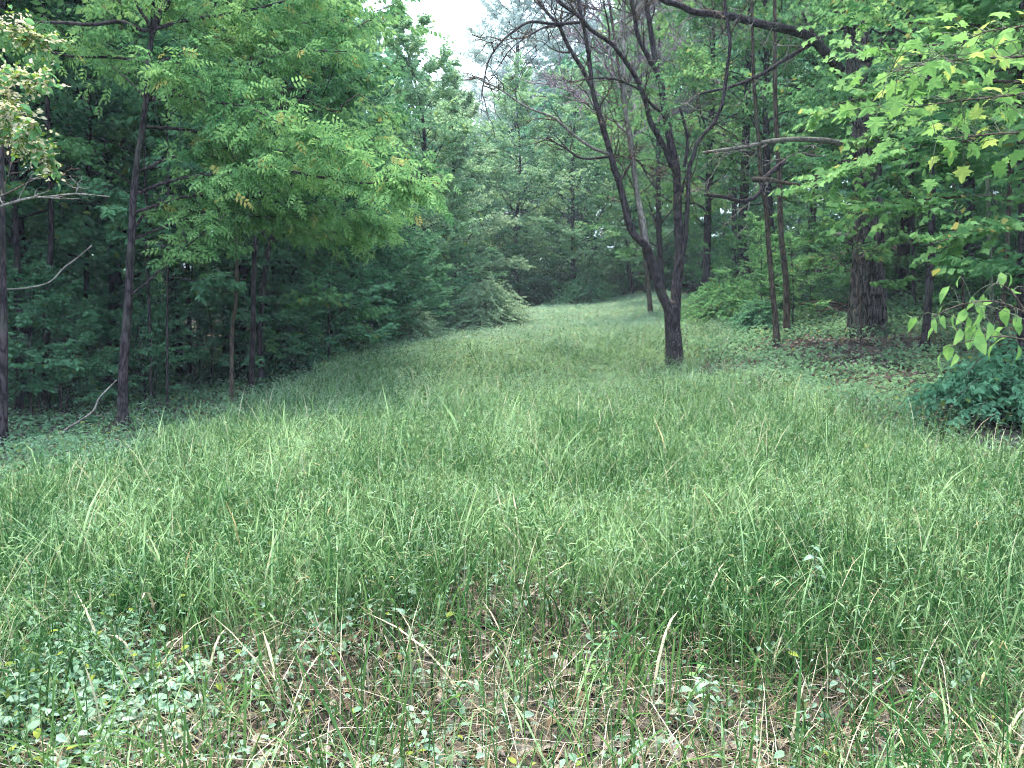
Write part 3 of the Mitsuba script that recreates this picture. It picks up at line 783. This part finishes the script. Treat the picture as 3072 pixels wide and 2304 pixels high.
# left wall of foliage, front to back
crown_tree('leafy_tree', 'bright leafy tree overhanging the meadow edge left of centre', 900, 17.5, 9.2, 'leaf_mid', 101, spread=2.9, base_h=.05, width=.09, level=.6)
crown_tree('leafy_tree', 'tall mid green tree rising over the feathery tree', 700, 17, 12.5, 'leaf_mid', 102, spread=3.4, base_h=.3)
crown_tree('leafy_tree', 'tall dark tree filling the top of the left wood', 900, 22, 15, 'leaf_dark', 103, spread=4.2, base_h=.1, limbs=44)
crown_tree('leafy_tree', 'tall tree left of the sky gap, its top out of the picture', 1000, 27, 16.5, 'leaf_far_lit', 104, spread=3.2, base_h=.08, limbs=44)
crown_tree('leafy_tree', 'rounded dark green tree in the middle of the left wall, below the sky gap', 1225, 28, 11.3, 'leaf_far_lit', 105, spread=3.1, base_h=.1, limbs=44)
crown_tree('leafy_tree', 'grey green tree leaning out above the arching pale bush', 1350, 31, 9.0, 'leaf_grey', 106, spread=2.6, base_h=.2, limbs=36)
crown_tree('leafy_tree', 'dark low tree at the wood edge behind the meadow rim', 1080, 22, 6.0, 'leaf_dark', 107, spread=2.4, base_h=.08)
DEEP = []
for k in range(3):
    rg = np.random.default_rng(300 + k)
    p = np.array([(0, 0, 0), (.1, -.1, 4), (-.15, .1, 8), (.1, .1, 12.0)])
    wood, lm, (a, b) = grow(rg, p, (.08, .14, .2)[k], 3.6, 52, 'diamond', .17, twigs=26, per=14, droop=.55, level=.35, el=(.2, .95))
    DEEP.append((mikit.ply(tube(p, .15, .02, 9, 6, .08, k, flare=.06), 'bark_dark', smooth=True), mikit.ply(join(wood), 'bark_dark', smooth=True), (lm[0], lm[1], lm[2])))
for k in range(3):
    DEEP[k] = DEEP[k][:2] + (mikit.ply(DEEP[k][2][:2], None, uv=DEEP[k][2][2]),)


def deep_tree(name, label, px, d, top, leaf, k, group):
    t = thing(name, label, 'tree', group)
    c = P(px, 900, d)
    z = g1(c[0], c[1]) - .1
    m = T().translate([float(c[0]), float(c[1]), z]).rotate([0, 0, 1], 77.0 * k).scale([1.05, 1.05, (top - z) / 12])
    for part, q in zip(('trunk', 'branches', 'crown'), DEEP[k % 3]):
        key = f'{t}__{part}'
        scene[key] = {**q, 'to_world': m}
        if part == 'crown':
            scene[key]['bsdf'] = {'type': 'ref', 'id': leaf}
        if part != 'trunk':
            labels[key] = {'kind': 'stuff'}


DEEP_LEFT = ['shaded leafy tree behind the two dark trunks below the cream blossom', 'shaded leafy tree filling the gap just left of the tall feathery tree', 'shaded leafy tree close behind the thin sapling right of the feathery tree', 'shaded leafy tree further back between blossom and feathery tree', 'shaded leafy tree behind the pale brown slim trunk']
for k, (px, d, top, leaf) in enumerate([(60, 15, 11, 'leaf_teal'), (330, 16.5, 12, 'leaf_teal'), (520, 19, 13, 'leaf_mid'), (180, 21, 14, 'leaf_dark'), (680, 24, 16, 'leaf_teal'), (420, 25, 16, 'leaf_dark'), (0, 26, 17, 'leaf_dark'), (850, 30, 19, 'leaf_teal'), (-200, 15, 12, 'leaf_mid'), (-500, 11, 11, 'leaf_mid'),
                                         (250, 32, 20, 'leaf_dark'), (600, 35, 22, 'leaf_teal'), (950, 38, 23, 'leaf_dark'), (-250, 22, 17, 'leaf_dark')]):
    deep_tree('wood_tree', DEEP_LEFT[k] if k < 5 else 'leafy tree deep inside the left wood, seen only through other leaves', px, d, top, leaf, k, 'trees deep in the left wood')
# the far end
crown_tree('far_tree', 'far tree right below the narrow end of the sky gap, its green paled for light', 1400, 44, 13.6, 'leaf_far_lit', 140, spread=3.6, base_h=.1, limbs=48, size=.15)
crown_tree('far_tree', 'mid green far tree above the dark hollow', 1560, 45, 14.0, 'leaf_far_lit', 141, spread=4.0, base_h=.12, limbs=52, size=.15)
crown_tree('far_tree', 'far tree above the grass rim, just left of the bare stems', 1720, 43, 13.5, 'leaf_far_lit', 142, spread=3.8, base_h=.14, limbs=48, size=.15)
crown_tree('far_tree', 'far tree seen between the two stems of the bare tree', 1900, 42, 15, 'leaf_far_lit', 143, spread=3.8, base_h=.12, limbs=48, size=.15)
crown_tree('hazed_tree', 'towering tree on the right of the sky gap, leaves paled in colour for haze', 1560, 58, 31, 'leaf_hazed', 144, spread=6.0, base_h=.12, limbs=95, twigs=26, per=13, size=.24, profile=.8, width=.3, level=.05, el=(.3, 1.0))
crown_tree('hazed_tree', 'second tree with leaves paled in colour for haze, behind the top of the bare tree', 1760, 60, 30, 'leaf_hazed', 145, spread=5.2, base_h=.15, limbs=85, twigs=25, per=13, size=.24, width=.3, level=.05, el=(.3, 1.0))
crown_tree('far_tree', 'distant tree behind the rounded dark tree, under the white sky', 1290, 52, 15.5, 'leaf_far_lit', 146, spread=3.4, base_h=.2, limbs=46, size=.16)
# the right wall
crown_tree('leafy_tree', 'bright green tree directly behind the right stem of the bare tree', 2120, 27, 15, 'leaf_bright', 150, spread=3.8, base_h=.2, limbs=46, size=.13)
crown_tree('leafy_tree', 'tall bright tree above the two slim trunks', 2330, 25, 16, 'leaf_bright', 151, spread=3.8, base_h=.25, limbs=46, size=.13)
crown_tree('leafy_tree', 'mid green tree behind the bare tree at the end of the meadow', 1990, 34, 17, 'leaf_mid', 152, spread=4.0, base_h=.12, limbs=50, size=.14)
crown_tree('leafy_tree', 'tree filling the space behind the old oak', 2540, 26, 17, 'leaf_mid', 153, spread=4.2, base_h=.2, limbs=46)
DEEP_RIGHT = ['leafy tree on the bank just right behind the old oak', 'leafy tree on the bank behind the straight trunk and the greenish sapling', 'tall leafy tree high on the bank between oak and straight trunk', 'tall leafy tree high on the bank in the right corner', 'tall leafy tree far behind the two slim trunks']
for k, (px, d, top, leaf) in enumerate([(2700, 21, 15, 'leaf_mid'), (2900, 19, 15, 'leaf_mid'), (2800, 27, 19, 'leaf_teal'), (3060, 24, 18, 'leaf_teal'), (2420, 32, 20, 'leaf_teal'), (2620, 33, 22, 'leaf_dark'), (3250, 17, 14, 'leaf_mid'), (2200, 40, 22, 'leaf_teal'), (3400, 9, 11, 'leaf_mid'),
                                         (1900, 50, 25, 'leaf_far_lit'), (2050, 46, 24, 'leaf_far_lit'), (2950, 35, 24, 'leaf_dark'), (3250, 30, 22, 'leaf_dark')]):
    deep_tree('bank_tree', DEEP_RIGHT[k] if k < 5 else 'leafy tree up the right bank, seen only through other leaves', px, d, top, leaf, k + 1, 'trees up the right bank')

# ------------------------------------------------------------------ the dense wood beyond, and the low growth in it
thing('distant_woodland', 'the closed wood far behind the clearing', 'woodland', kind='stuff')
rng = np.random.default_rng(41)
n = 26000
ang = rng.uniform(-.8, .8, n)
rr = rng.uniform(50, 85, n)
x, y = rr * np.sin(ang), rr * np.cos(ang)
el = np.interp((x / y) * FOCAL + 1536, [-200, 900, 1150, 1330, 1420, 1520, 2000, 3300], [.38, .38, .33, .22, .22, .26, .36, .42])
z = ground(x, y) + rng.random(n)**.8 * np.maximum(el * rr + 1.6 - ground(x, y), 1) * (.6 + .7 * meshkit.fbm(np.stack([x, y, 0 * x], -1) * .12, 2, 3))
lm = leaves(rng, np.stack([x, y, z], -1), rng.standard_normal((n, 3)) * [1, 1, .4], rng.standard_normal((n, 3)) + [0, -.4, .3], rng.uniform(.8, 1.4, n), 'clump')
put_leaves('distant_woodland', '', lm, 'leaf_teal', kind='stuff')


for k in range(4):
    rg = np.random.default_rng(400 + k)
    H = (2.2, 3.2, 1.4, 2.6)[k]
    p = np.array([(0, 0, 0), (.05, .05, H * .5), (-.1, .1, H)])
    wood, lm, _ = grow(rg, p, .15, (1.0, 1.2, .8, 1.3)[k], 17, 'diamond', .066, twigs=15, per=12, droop=.4, level=.7, r_limb=.02)
    scene[f'sapling_group_{k}'] = {'type': 'shapegroup', 'stem': mikit.ply(join([tube(p, .018, .006, 5, 4)] + wood), 'bark_dark', smooth=True),
                                   'leaves': mikit.ply(lm[:2], 'leaf_teal', uv=lm[2])}
    scene[f'dark_sapling_group_{k}'] = {**scene[f'sapling_group_{k}'], 'leaves': mikit.ply(lm[:2], 'leaf_dark', uv=lm[2])}
    scene[f'bright_sapling_group_{k}'] = {**scene[f'sapling_group_{k}'], 'leaves': mikit.ply(lm[:2], 'leaf_mid', uv=lm[2])}


def thicket(name, label, x, y, seed, tint, smin=.7, smax=1.4):
    rg = np.random.default_rng(seed)
    thing(name, label, 'undergrowth', kind='stuff')
    z = ground(x, y)
    for k in range(len(x)):
        s_ = rg.uniform(smin, smax)
        scene[f'{name}__{k + 1:03d}'] = {'type': 'instance', 'to_world': T().translate([float(x[k]), float(y[k]), float(z[k]) - .05]).rotate([0, 0, 1], rg.uniform(0, 360)).scale(s_),
                                         'group': {'type': 'ref', 'id': f'{tint}sapling_group_{k % 4}'}}


rng = np.random.default_rng(42)
n = 150
y = 10.5 + 24 * rng.random(n)**1.2
x = left_edge(y) - np.interp(y, [9, 12, 16, 20], [4.4, 2.8, 1.5, .7]) - rng.random(n)**.9 * (3 + .38 * y)
y2 = 12.5 + 16 * rng.random(75)**.6
x2 = left_edge(y2) - np.interp(y2, [12, 16], [.75, .35]) - rng.random(75) * 1.5
x, y = np.r_[x, x2], np.r_[y, y2]
thicket('undergrowth', 'shaded leafy saplings and bushes filling the left wood', x, y, 51, '')
n = 150
y = 11 + 22 * rng.random(n)**1.1
x = right_edge(y) + np.interp(y, [8, 12, 16, 20], [3.6, 4.2, 3.0, .9]) + rng.random(n)**.9 * (3 + .4 * y)
k = ((x - ob[0])**2 + (y - ob[1] + 2)**2 > 5.0)
thicket('bank_undergrowth', 'shaded leafy saplings and bushes covering the right bank', x[k], y[k], 52, 'bright_', .5, 1.2)
n = 130
y = 40.5 + 9 * rng.random(n)
x = rng.uniform(-9, 16, n)
k = (y > 42) | (x < -1) | (x > 8)
thicket('far_undergrowth', 'low leafy growth closing the far end of the meadow, leaves darkened for the shade there', x[k], y[k], 53, 'dark_', 1.0, 1.9)  # dark leaf colour deepens the shade of the hollow


def bush(name, label, px, py, d, rx, rz, leaf, seed, n=260, size=.07, arch=.5, kind='ovate', per=12):
    rng = np.random.default_rng(seed)
    t = thing(name, label, 'bush')
    c = P(px, py, d)
    b = np.array([c[0], c[1], g1(c[0], c[1]) - .05])
    canes, a0, a1 = [], [], []
    for k in range(n):
        az, rad = rng.uniform(0, 6.283), rng.random()**.5
        tip = b + np.array([math.cos(az) * rx * rad, math.sin(az) * rx * .8 * rad, rz * math.sqrt(1 - .92 * rad**2) * rng.uniform(.45, 1.0)])
        mid = b + (tip - b) * [.45, .45, 0] + [0, 0, (tip[2] - b[2]) * rng.uniform(.8, 1.15) + arch * rng.random() * .5]
        q = spline([b + rng.normal(0, .12, 3) * [1, 1, 0], mid, tip], 5)
        if k % 4 == 0:
            canes.append(tube(q, .012, .003, 4, 1))
        a0 += [q[3], q[5], q[7]]
        a1 += [q[5] + rng.normal(0, .12, 3), q[7] + rng.normal(0, .12, 3), q[-1] + (q[-1] - q[-2]) * 1.0]
    put(t, 'canes', join(canes), 'bark_brown', smooth=True, kind='stuff')
    put_leaves(t, 'foliage', twig_leaves(rng, np.array(a0), np.array(a1), per, size, kind, .35, .7), leaf, kind='stuff')
    return t


bush('arching_bush', 'pale grey green arching bush at the far left rim of the meadow', 1465, 960, 27, 1.8, 2.1, 'leaf_grey', 201, n=520, size=.09)
bush('low_bush', 'dark low bush left of the pale arching bush', 1215, 1000, 23, 1.5, 1.5, 'leaf_grey', 202, n=360)
bush('low_bush', 'small shaded bush at the wood edge above the long grass, leftmost of the edge bushes', 1010, 1040, 20, 1.5, 1.3, 'leaf_grey', 203, n=360)
bush('low_bush', 'broad shaded bush at the wood edge right of the dark trunk pair', 860, 1110, 17, 1.2, 1.1, 'leaf_teal', 209, n=320)
bush('round_bush', 'fresh green rounded bush right of the bare tree', 2170, 990, 21, 1.6, 1.35, 'leaf_mid', 204, n=420)
bush('round_bush', 'lower bush between the fresh green bush and the slim trunks', 2270, 1000, 19, .8, .8, 'leaf_teal', 205)
bush('far_bush', 'bush in the hollow at the far end of the meadow, leaves darkened for its deep shade', 1760, 905, 41, 2.2, 2.2, 'leaf_dark', 206, size=.12)  # dark leaves stand in for the shadow under the far trees


# ------------------------------------------------------------------ near boughs with leaves one can count
def leaf_variants(kind, n, bend, mat, seed):
    rg = np.random.default_rng(seed)
    out = []
    for k in range(n):
        v, f = TEMPLATES[kind]
        v = v.copy()
        v[:, 2] += bend * rg.uniform(.4, 1.5) * (-v[:, 0]**2 + rg.uniform(-.6, .6) * v[:, 0] * v[:, 1] - .8 * v[:, 1]**2)
        out.append(mikit.ply((v, f), mat, uv=np.repeat(np.array([[k / max(n - 1, 1), rg.random()]]), len(v), 0)))
    return out


def frame(pos, axis, up, size):
    x = norm(np.asarray(axis, float))
    z = norm(up - x * (up @ x))
    m = np.eye(4)
    m[:3, 0], m[:3, 1], m[:3, 2], m[:3, 3] = x * size, np.cross(z, x) * size, z * size, pos
    return T(m.tolist())


def bough(name, label, cat, stems, tips, d, dj, variants, size, seed, bk='bark_brown', droop=.6, width=9, extra=0):
    """A near branch: its stems traced, each leaf at its own place a part."""
    rg = np.random.default_rng(seed)
    t = thing(name, label, cat)
    paths = [traced(p, d, d + e) for p, e in stems]
    keys, owner = [], []
    for k, p in enumerate(paths):
        keys.append('')
        keys[k] = put(t, 'stem', tube(p, R(width, d), R(2.5, d), 7, 5, .05, k), bk, smooth=True)
    pts = np.vstack([spline(p, 8) for p in paths])
    owner = np.concatenate([[k] * len(spline(p, 8)) for k, p in enumerate(paths)])
    petioles = []
    spots = [P(px, py, d + rg.normal(0, dj)) for px, py in tips]
    for k in range(extra):
        spots.append(pts[int(rg.integers(3, len(pts)))] + rg.normal(0, .16, 3) * [1, 1.4, .6])
    for c in spots:
        near = int(np.argmin(((pts - c)**2).sum(1)))
        a = pts[near]
        out = c - a
        ax = norm(out + [0, 0, -droop * np.linalg.norm(out) - .02] + rg.normal(0, .05, 3)) + [-.15, -.3, -.25 * droop]
        sz = size * rg.uniform(.75, 1.2)
        petioles.append(tube([a, (a + c) / 2 + [0, 0, .02], c], .0022, .0014, 4, 2))
        key = numbered(f'{keys[int(owner[near])]}__leaf')
        scene[key] = {**variants[int(rg.integers(len(variants)))], 'to_world': frame(c, ax, np.array([0, -.1, 1.0]) + rg.normal(0, .33, 3), sz)}
    put(t, 'twigs', join(petioles), 'bark_green', smooth=True, kind='stuff')
    return t


maple_leaves = leaf_variants('maple', 10, .25, 'leaf_big', 1)
bough('lobed_leaf_branch', 'branch of big bright lobed leaves hanging in at the upper right', 'branch',
      [([(3180, 150), (3060, 170), (2900, 178), (2770, 195), (2670, 215)], -.5), ([(3180, 260), (3040, 285), (2900, 300), (2740, 320)], -.4), ([(3180, 400), (3020, 400), (2900, 410), (2810, 420)], -.2), ([(3180, 60), (3060, 80), (2960, 95), (2900, 120)], .1)],
      [(2660, 222), (2690, 245), (2762, 200), (2715, 305), (2745, 325), (2800, 310), (2750, 360), (2812, 410), (2850, 440), (2866, 245), (2765, 125), (2785, 152), (2955, 148), (2945, 92), (2975, 292), (3008, 322), (3027, 122), (3043, 258), (2890, 500), (3004, 500), (2835, 275), (2900, 265), (2925, 330), (2880, 365), (2960, 380), (3020, 405), (3050, 340), (2790, 240)],
      4.2, .25, maple_leaves, .082, 61, extra=140, droop=.35)
oval_leaves = leaf_variants('ovate', 8, .35, 'leaf_big', 2)
bough('oval_leaf_sapling', 'drooping sapling tip with yellow green oval leaves at the right edge', 'sapling',
      [([(3200, 1010), (3080, 940), (2980, 905), (2880, 915), (2800, 950)], -.3), ([(3200, 1040), (3080, 1020), (2970, 1010), (2850, 1040)], -.2), ([(3080, 940), (3030, 870), (2990, 850)], .1)],
      [(2805, 955), (2830, 945), (2862, 940), (2895, 925), (2944, 925), (2982, 905), (3016, 922), (2968, 965), (2881, 985), (2852, 1030), (2867, 1060), (2823, 1060), (2920, 1010), (3050, 965), (3000, 985), (2940, 985), (2905, 950), (3030, 1010), (2985, 1030), (3055, 1035), (2960, 890), (3040, 880)],
      4.6, .15, oval_leaves, .1, 62, extra=22, droop=1.0, width=7)
bush('edge_bush', 'dark leafy bush behind the drooping sapling, at the foot of the right edge trunk', 3000, 1200, 8.6, 1.0, .75, 'leaf_teal', 208, n=150, size=.085)

# the lobed leaved tree just outside the picture, whose boughs fill the upper right
rng = np.random.default_rng(63)
mp = thing('lobed_leaf_tree', 'tree off the right edge whose layered boughs of lobed leaves hide the old oak', 'tree')
mb = P(3420, 1100, 8.6)
mb[2] = g1(mb[0], mb[1]) - .1
put(mp, 'trunk', tube([mb, mb + [-.05, 0, 3], mb + [.05, .1, 6], mb + [0, 0, 9]], .11, .04, 10, 6, .08, 3, flare=.05), 'bark_brown', smooth=True)
t0, t1 = [], []
for k, (pts, e) in enumerate([([(3420, 330), (3100, 250), (2800, 255), (2560, 300), (2440, 345)], .8), ([(3420, 520), (3100, 430), (2820, 430), (2600, 480), (2440, 560)], .2), ([(3420, 200), (3050, 90), (2760, 70), (2520, 60)], 1.2),
                              ([(3420, 700), (3150, 600), (2900, 590), (2700, 610), (2540, 640)], .6), ([(3420, 300), (3150, 150), (2900, 130), (2650, 150)], -.6), ([(3420, 60), (3050, -60), (2700, -80)], .6), ([(3420, 760), (3160, 680), (2950, 690), (2800, 730)], -.6), ([(3420, 450), (3100, 350), (2850, 340), (2640, 390)], 1.8)]):
    p = traced(pts, 8.6, 8.6 + e)
    p[0] = [mb[0], mb[1], p[0][2]]
    put(mp, 'bough', tube(p, R(16, 8.6), R(3, 8.6), 7, 5, .05, k), 'bark_brown', smooth=True)
    q = spline(p, 8)
    m = 40
    u = rng.uniform(.25, 1, m)
    a = np.stack([np.interp(u * (len(q) - 1), np.arange(len(q)), q[:, i]) for i in range(3)], -1)
    t0.append(a)
    t1.append(a + rng.uniform(.3, .8, (m, 1)) * norm(rng.standard_normal((m, 3)) * [1, 1, .35] + [-.4, 0, 0]))
t0, t1 = np.vstack(t0), np.vstack(t1)
put(mp, 'twigs', twig_tubes(t0, t1, .004), 'bark_brown', smooth=True, kind='stuff')
put_leaves(mp, 'crown', twig_leaves(rng, t0, t1, 13, .082, 'maple', .4, .75), 'leaf_bright', kind='stuff')

# the blossoming bough at the left edge
rng = np.random.default_rng(64)
bl = thing('blossoming_branch', 'branch of cream blossom hanging in at the upper left edge', 'branch')
paths = [traced(p, 4.8, 4.8 + e) for p, e in (([(-120, 40), (0, 85), (90, 105), (150, 120)], .3), ([(-120, 150), (0, 215), (80, 235), (140, 250)], -.2), ([(-120, 230), (-10, 310), (50, 380), (110, 430), (145, 490)], .1), ([(-120, 300), (0, 380), (70, 430), (120, 440)], .3), ([(-120, 200), (-20, 250), (50, 330), (100, 360)], -.3))]
a, b = [], []
for k, p in enumerate(paths):
    put(bl, 'stem', tube(p, R(8, 4.8), R(2, 4.8), 6, 5, .05, k), 'bark_brown', smooth=True)
    q = spline(p, 10)
    for c in q[6:]:
        for _ in range(3):
            a.append(c)
            b.append(c + rng.normal(0, .06, 3) + [0, 0, -.02])
a, b = np.array(a), np.array(b)
put(bl, 'twigs', twig_tubes(a, b, .002), 'bark_green', smooth=True, kind='stuff')
put_leaves(bl, 'blossom', twig_leaves(rng, a, b, 9, .030, 'ovate', .1, .1), 'blossom', kind='stuff')
put_leaves(bl, 'foliage', twig_leaves(rng, a[::2], b[::2], 2, .06, 'ovate', .6, .6), 'leaf_mid', kind='stuff')

# ------------------------------------------------------------------ dead wood
def stick(name, label, pts, d0, d1, a, b, mat, cat='branch', twig=0, seed=1):
    rg = np.random.default_rng(seed)
    t = thing(name, label, cat)
    p = traced(pts, d0, d1)
    put(t, 'stem' if twig else '', tube(p, R(a, d0), R(b, d1), 8, 6, .09, seed), mat, smooth=True)
    if twig:
        put(t, 'twigs', join(twigs_on(rg, p, twig, .35, gen=1)), mat, smooth=True, kind='stuff')


stick('dead_branch', 'bare pale branch crossing low in front of the left trunks, coming in from the edge', [(-60, 650), (0, 620), (84, 595), (148, 590), (228, 582), (330, 590)], 8.2, 8.8, 9, 3, 'bark_grey', twig=6, seed=71)
stick('dead_branch', 'bare thin branch just above the pale one at the left edge', [(-60, 610), (17, 582), (80, 550), (139, 527), (245, 530)], 8.0, 9, 7, 2, 'bark_brown', twig=5, seed=72)
stick('dead_branch', 'pale curving twig sweeping up before the left trunks', [(-40, 868), (60, 866), (145, 848), (190, 805), (231, 774), (275, 737)], 9.2, 9.6, 6, 3, 'bark_grey', seed=73)
stick('leaning_stick', 'pale bent stick leaning against the foot of the feathery tree', [(150, 1330), (188, 1295), (240, 1262), (280, 1232), (299, 1193), (350, 1140)], 9.2, 9.7, 8, 4, 'bark_grey', 'stick', seed=74)
stick('fallen_log', 'pale fallen log lying level on the slope behind the old oak', [(2500, 703), (2580, 712), (2700, 726), (2830, 738), (3010, 745)], 21, 20, 17, 9, 'bark_grey', 'log', seed=75)
stick('fallen_branch', 'thin brown branch lying on the bare soil left of the old oak', [(2400, 915), (2470, 905), (2560, 918)], 19, 19, 9, 5, 'bark_brown', seed=76)

dead = thing('dead_tree', 'grey bare dead tree behind the stems of the forked tree', 'tree')
rng = np.random.default_rng(81)
c = P(1958, 900, 26)
b0 = np.array([c[0], c[1], g1(c[0], c[1]) - .1])
p = b0 + np.array([(0, 0, 0), (-.35, 0, 3), (-1.15, .1, 8), (-2.3, 0, 15)])
put(dead, 'trunk', tube(p, .09, .02, 9, 6, .1, 5, flare=.05), 'bark_brown', smooth=True)
tw = []
for k in range(30):
    z = .42 + .56 * k / 30
    q = limb_path(rng, b0 + [-2.3 * z, 0, 15 * z], k * 2.4, rng.uniform(.3, .9), 3.4 * (1.15 - z) + .5, .1, .05)
    put(dead, 'limb', tube(q, .03, .008, 5, 3), 'bark_mauve', smooth=True)
    tw += twigs_on(rng, q, 20, 1.2, gen=1, thick=1.7)
put(dead, 'twigs', join(tw), 'bark_mauve', smooth=True, kind='stuff')

# ------------------------------------------------------------------ single plants of the foreground
def on_ground(px, py):
    """Where the sight line of a pixel meets the ground."""
    d = 4.0
    for _ in range(25):
        p = P(px, py, d)
        d += (p[2] - g1(p[0], p[1])) * .8 / max((py - 913) / FOCAL, .05)
        d = min(max(d, 1.3), 60)
    return P(px, py, d)


weed_leaves = {'herb_leaf': leaf_variants('ovate', 6, .3, 'herb_leaf', 5), 'leaf_bright': leaf_variants('ovate', 6, .3, 'leaf_bright', 6)}


def weed(label, px, py, height, n, size, mat='herb_leaf', seed=1, lean=.1):
    rg = np.random.default_rng(seed)
    t = thing('leafy_weed', label, 'plant', 'leafy weeds in the foreground grass')
    b = on_ground(px, py)
    a = rg.uniform(0, 6.283)
    top = b + [lean * math.cos(a), lean * math.sin(a) * .5, height]
    path = spline([b - [0, 0, .03], (b + top) / 2 + rg.normal(0, .015, 3), top], 8)
    put(t, 'stem', tube(path, .004, .002, 6, 1), 'bark_green', smooth=True)
    for k in range(n):
        u = .25 + .75 * (k // 2 + 1) / ((n + 1) // 2)
        c = path[min(int(u * (len(path) - 1)), len(path) - 1)]
        az = a + (k // 2) * 1.57 + (k % 2) * math.pi + rg.normal(0, .25)
        key = numbered(f'{t}__stem__leaf')
        v = weed_leaves[mat][int(rg.integers(6))]
        scene[key] = {**v, 'to_world': frame(c, [math.cos(az), math.sin(az), rg.normal(.05, .25)], np.array([0, 0, 1.0]) + rg.normal(0, .2, 3), size * .62 * (1.15 - .5 * u) * rg.uniform(.7, 1.2))}


for k, (label, px, py, h, n, sz, mat) in enumerate([
    ('pale broad leaved weed standing high in the grass on the right', 2480, 1880, .42, 12, .11, 'herb_leaf'),
    ('weed with the largest pale leaves, low in the litter right of centre', 2010, 2190, .20, 8, .13, 'herb_leaf'),
    ('yellow green broad leaved weed beside the largest pale one', 2060, 2130, .18, 6, .11, 'leaf_bright'),
    ('pale weed with upright leaves near the bottom, between centre and right corner', 2190, 2230, .22, 8, .12, 'herb_leaf'),
    ('dark clump of narrow leaved weed just right of the middle of the foreground', 1760, 2080, .30, 16, .08, 'leaf_bright'),
    ('small weed with paired leaves at the bottom middle', 1120, 2230, .16, 8, .07, 'leaf_bright'),
    ('weed at the lower left with arching pale leaves', 280, 2080, .24, 12, .10, 'herb_leaf'),
    ('low pale weed at the left edge of the foreground', 90, 1980, .20, 12, .09, 'herb_leaf'),
    ('pale weed in the bottom left corner', 150, 2270, .15, 12, .09, 'herb_leaf'),
    ('small pale weed left of the bottom middle', 560, 2250, .14, 10, .08, 'herb_leaf'),
    ('pale weed near the right edge of the foreground', 2930, 2110, .20, 10, .09, 'herb_leaf'),
    ('tall thin weed with small leaves left of the middle foreground', 700, 2080, .34, 12, .06, 'leaf_bright'),
    ('upright weed with small leaves amid the grass at the left', 420, 1830, .36, 14, .07, 'herb_leaf'),
    ('small bright weed amid the grass in the centre of the meadow', 1480, 1700, .36, 12, .08, 'leaf_bright')]):
    weed(label, px, py, h, n, sz, mat, 500 + k)


def stalk(label, x0, y0, x1, y1, rise, w=5, seed=1):
    rg = np.random.default_rng(seed)
    a, b = on_ground(x0, y0), on_ground(x1, y1)
    t = thing('dead_stalk', label, 'stalk', 'dead stalks lying in the foreground')
    m = (a + b) / 2 + [0, 0, rise] + rg.normal(0, .02, 3)
    put(t, '', tube([a + [0, 0, .03], m, b + [0, 0, .05 + rise]], R(w, 2.6), R(w * .5, 2.6), 6, 6, .06, seed), 'bark_straw', smooth=True)


bark('bark_straw', (.22, .19, .15), (.50, .45, .37), 2, .001)
for k, (label, *q) in enumerate([
    ('long pale dead stalk rising from the bottom left corner', 10, 2300, 330, 2090, .05), ('second pale stalk just above the one in the bottom left corner', 40, 2230, 300, 2130, .04),
    ('pale dead stalk crossing the right foreground from low left to high right', 2340, 2270, 2560, 2000, .12), ('longest pale dead stalk, leaning up in the right foreground', 2680, 2260, 2880, 1960, .2),
    ('dead stalk at the bottom right lying almost level', 2480, 2240, 2840, 2160, .04), ('pale stalk lying slanted at the bottom right of the middle', 1930, 2290, 1850, 2100, .06),
    ('dead stalk running down to the bottom edge right of centre', 2020, 2160, 2230, 2295, .05), ('thin pale stalk running down to the right at the bottom middle', 960, 2110, 1090, 2290, .07),
    ('pale stalk right of the bottom middle, rising to the right', 1330, 2200, 1500, 2060, .08), ('short pale stalk at the lower left among small leaves', 350, 2200, 620, 2140, .03)]):
    stalk(label, *q, seed=600 + k)

# ------------------------------------------------------------------ the damp air
scene['air'] = {'type': 'homogeneous', 'albedo': {'type': 'rgb', 'value': [.95, .95, .95]}, 'sigma_t': {'type': 'rgb', 'value': [.0006, .0007, .0009]}}
zlo, zhi = float(Z.min()) - 1, max(float(Z.max()), 40.0) + 1
thing('haze', 'thin pale haze paling the far trees', 'haze', kind='stuff')
scene['haze'] = {'type': 'cube', 'to_world': T().translate([0, 22, (zlo + zhi) / 2]).scale([265, 265, (zhi - zlo) / 2]), 'bsdf': {'type': 'null'}, 'interior': {'type': 'ref', 'id': 'air'}}
scene['camera']['medium'] = {'type': 'ref', 'id': 'air'}
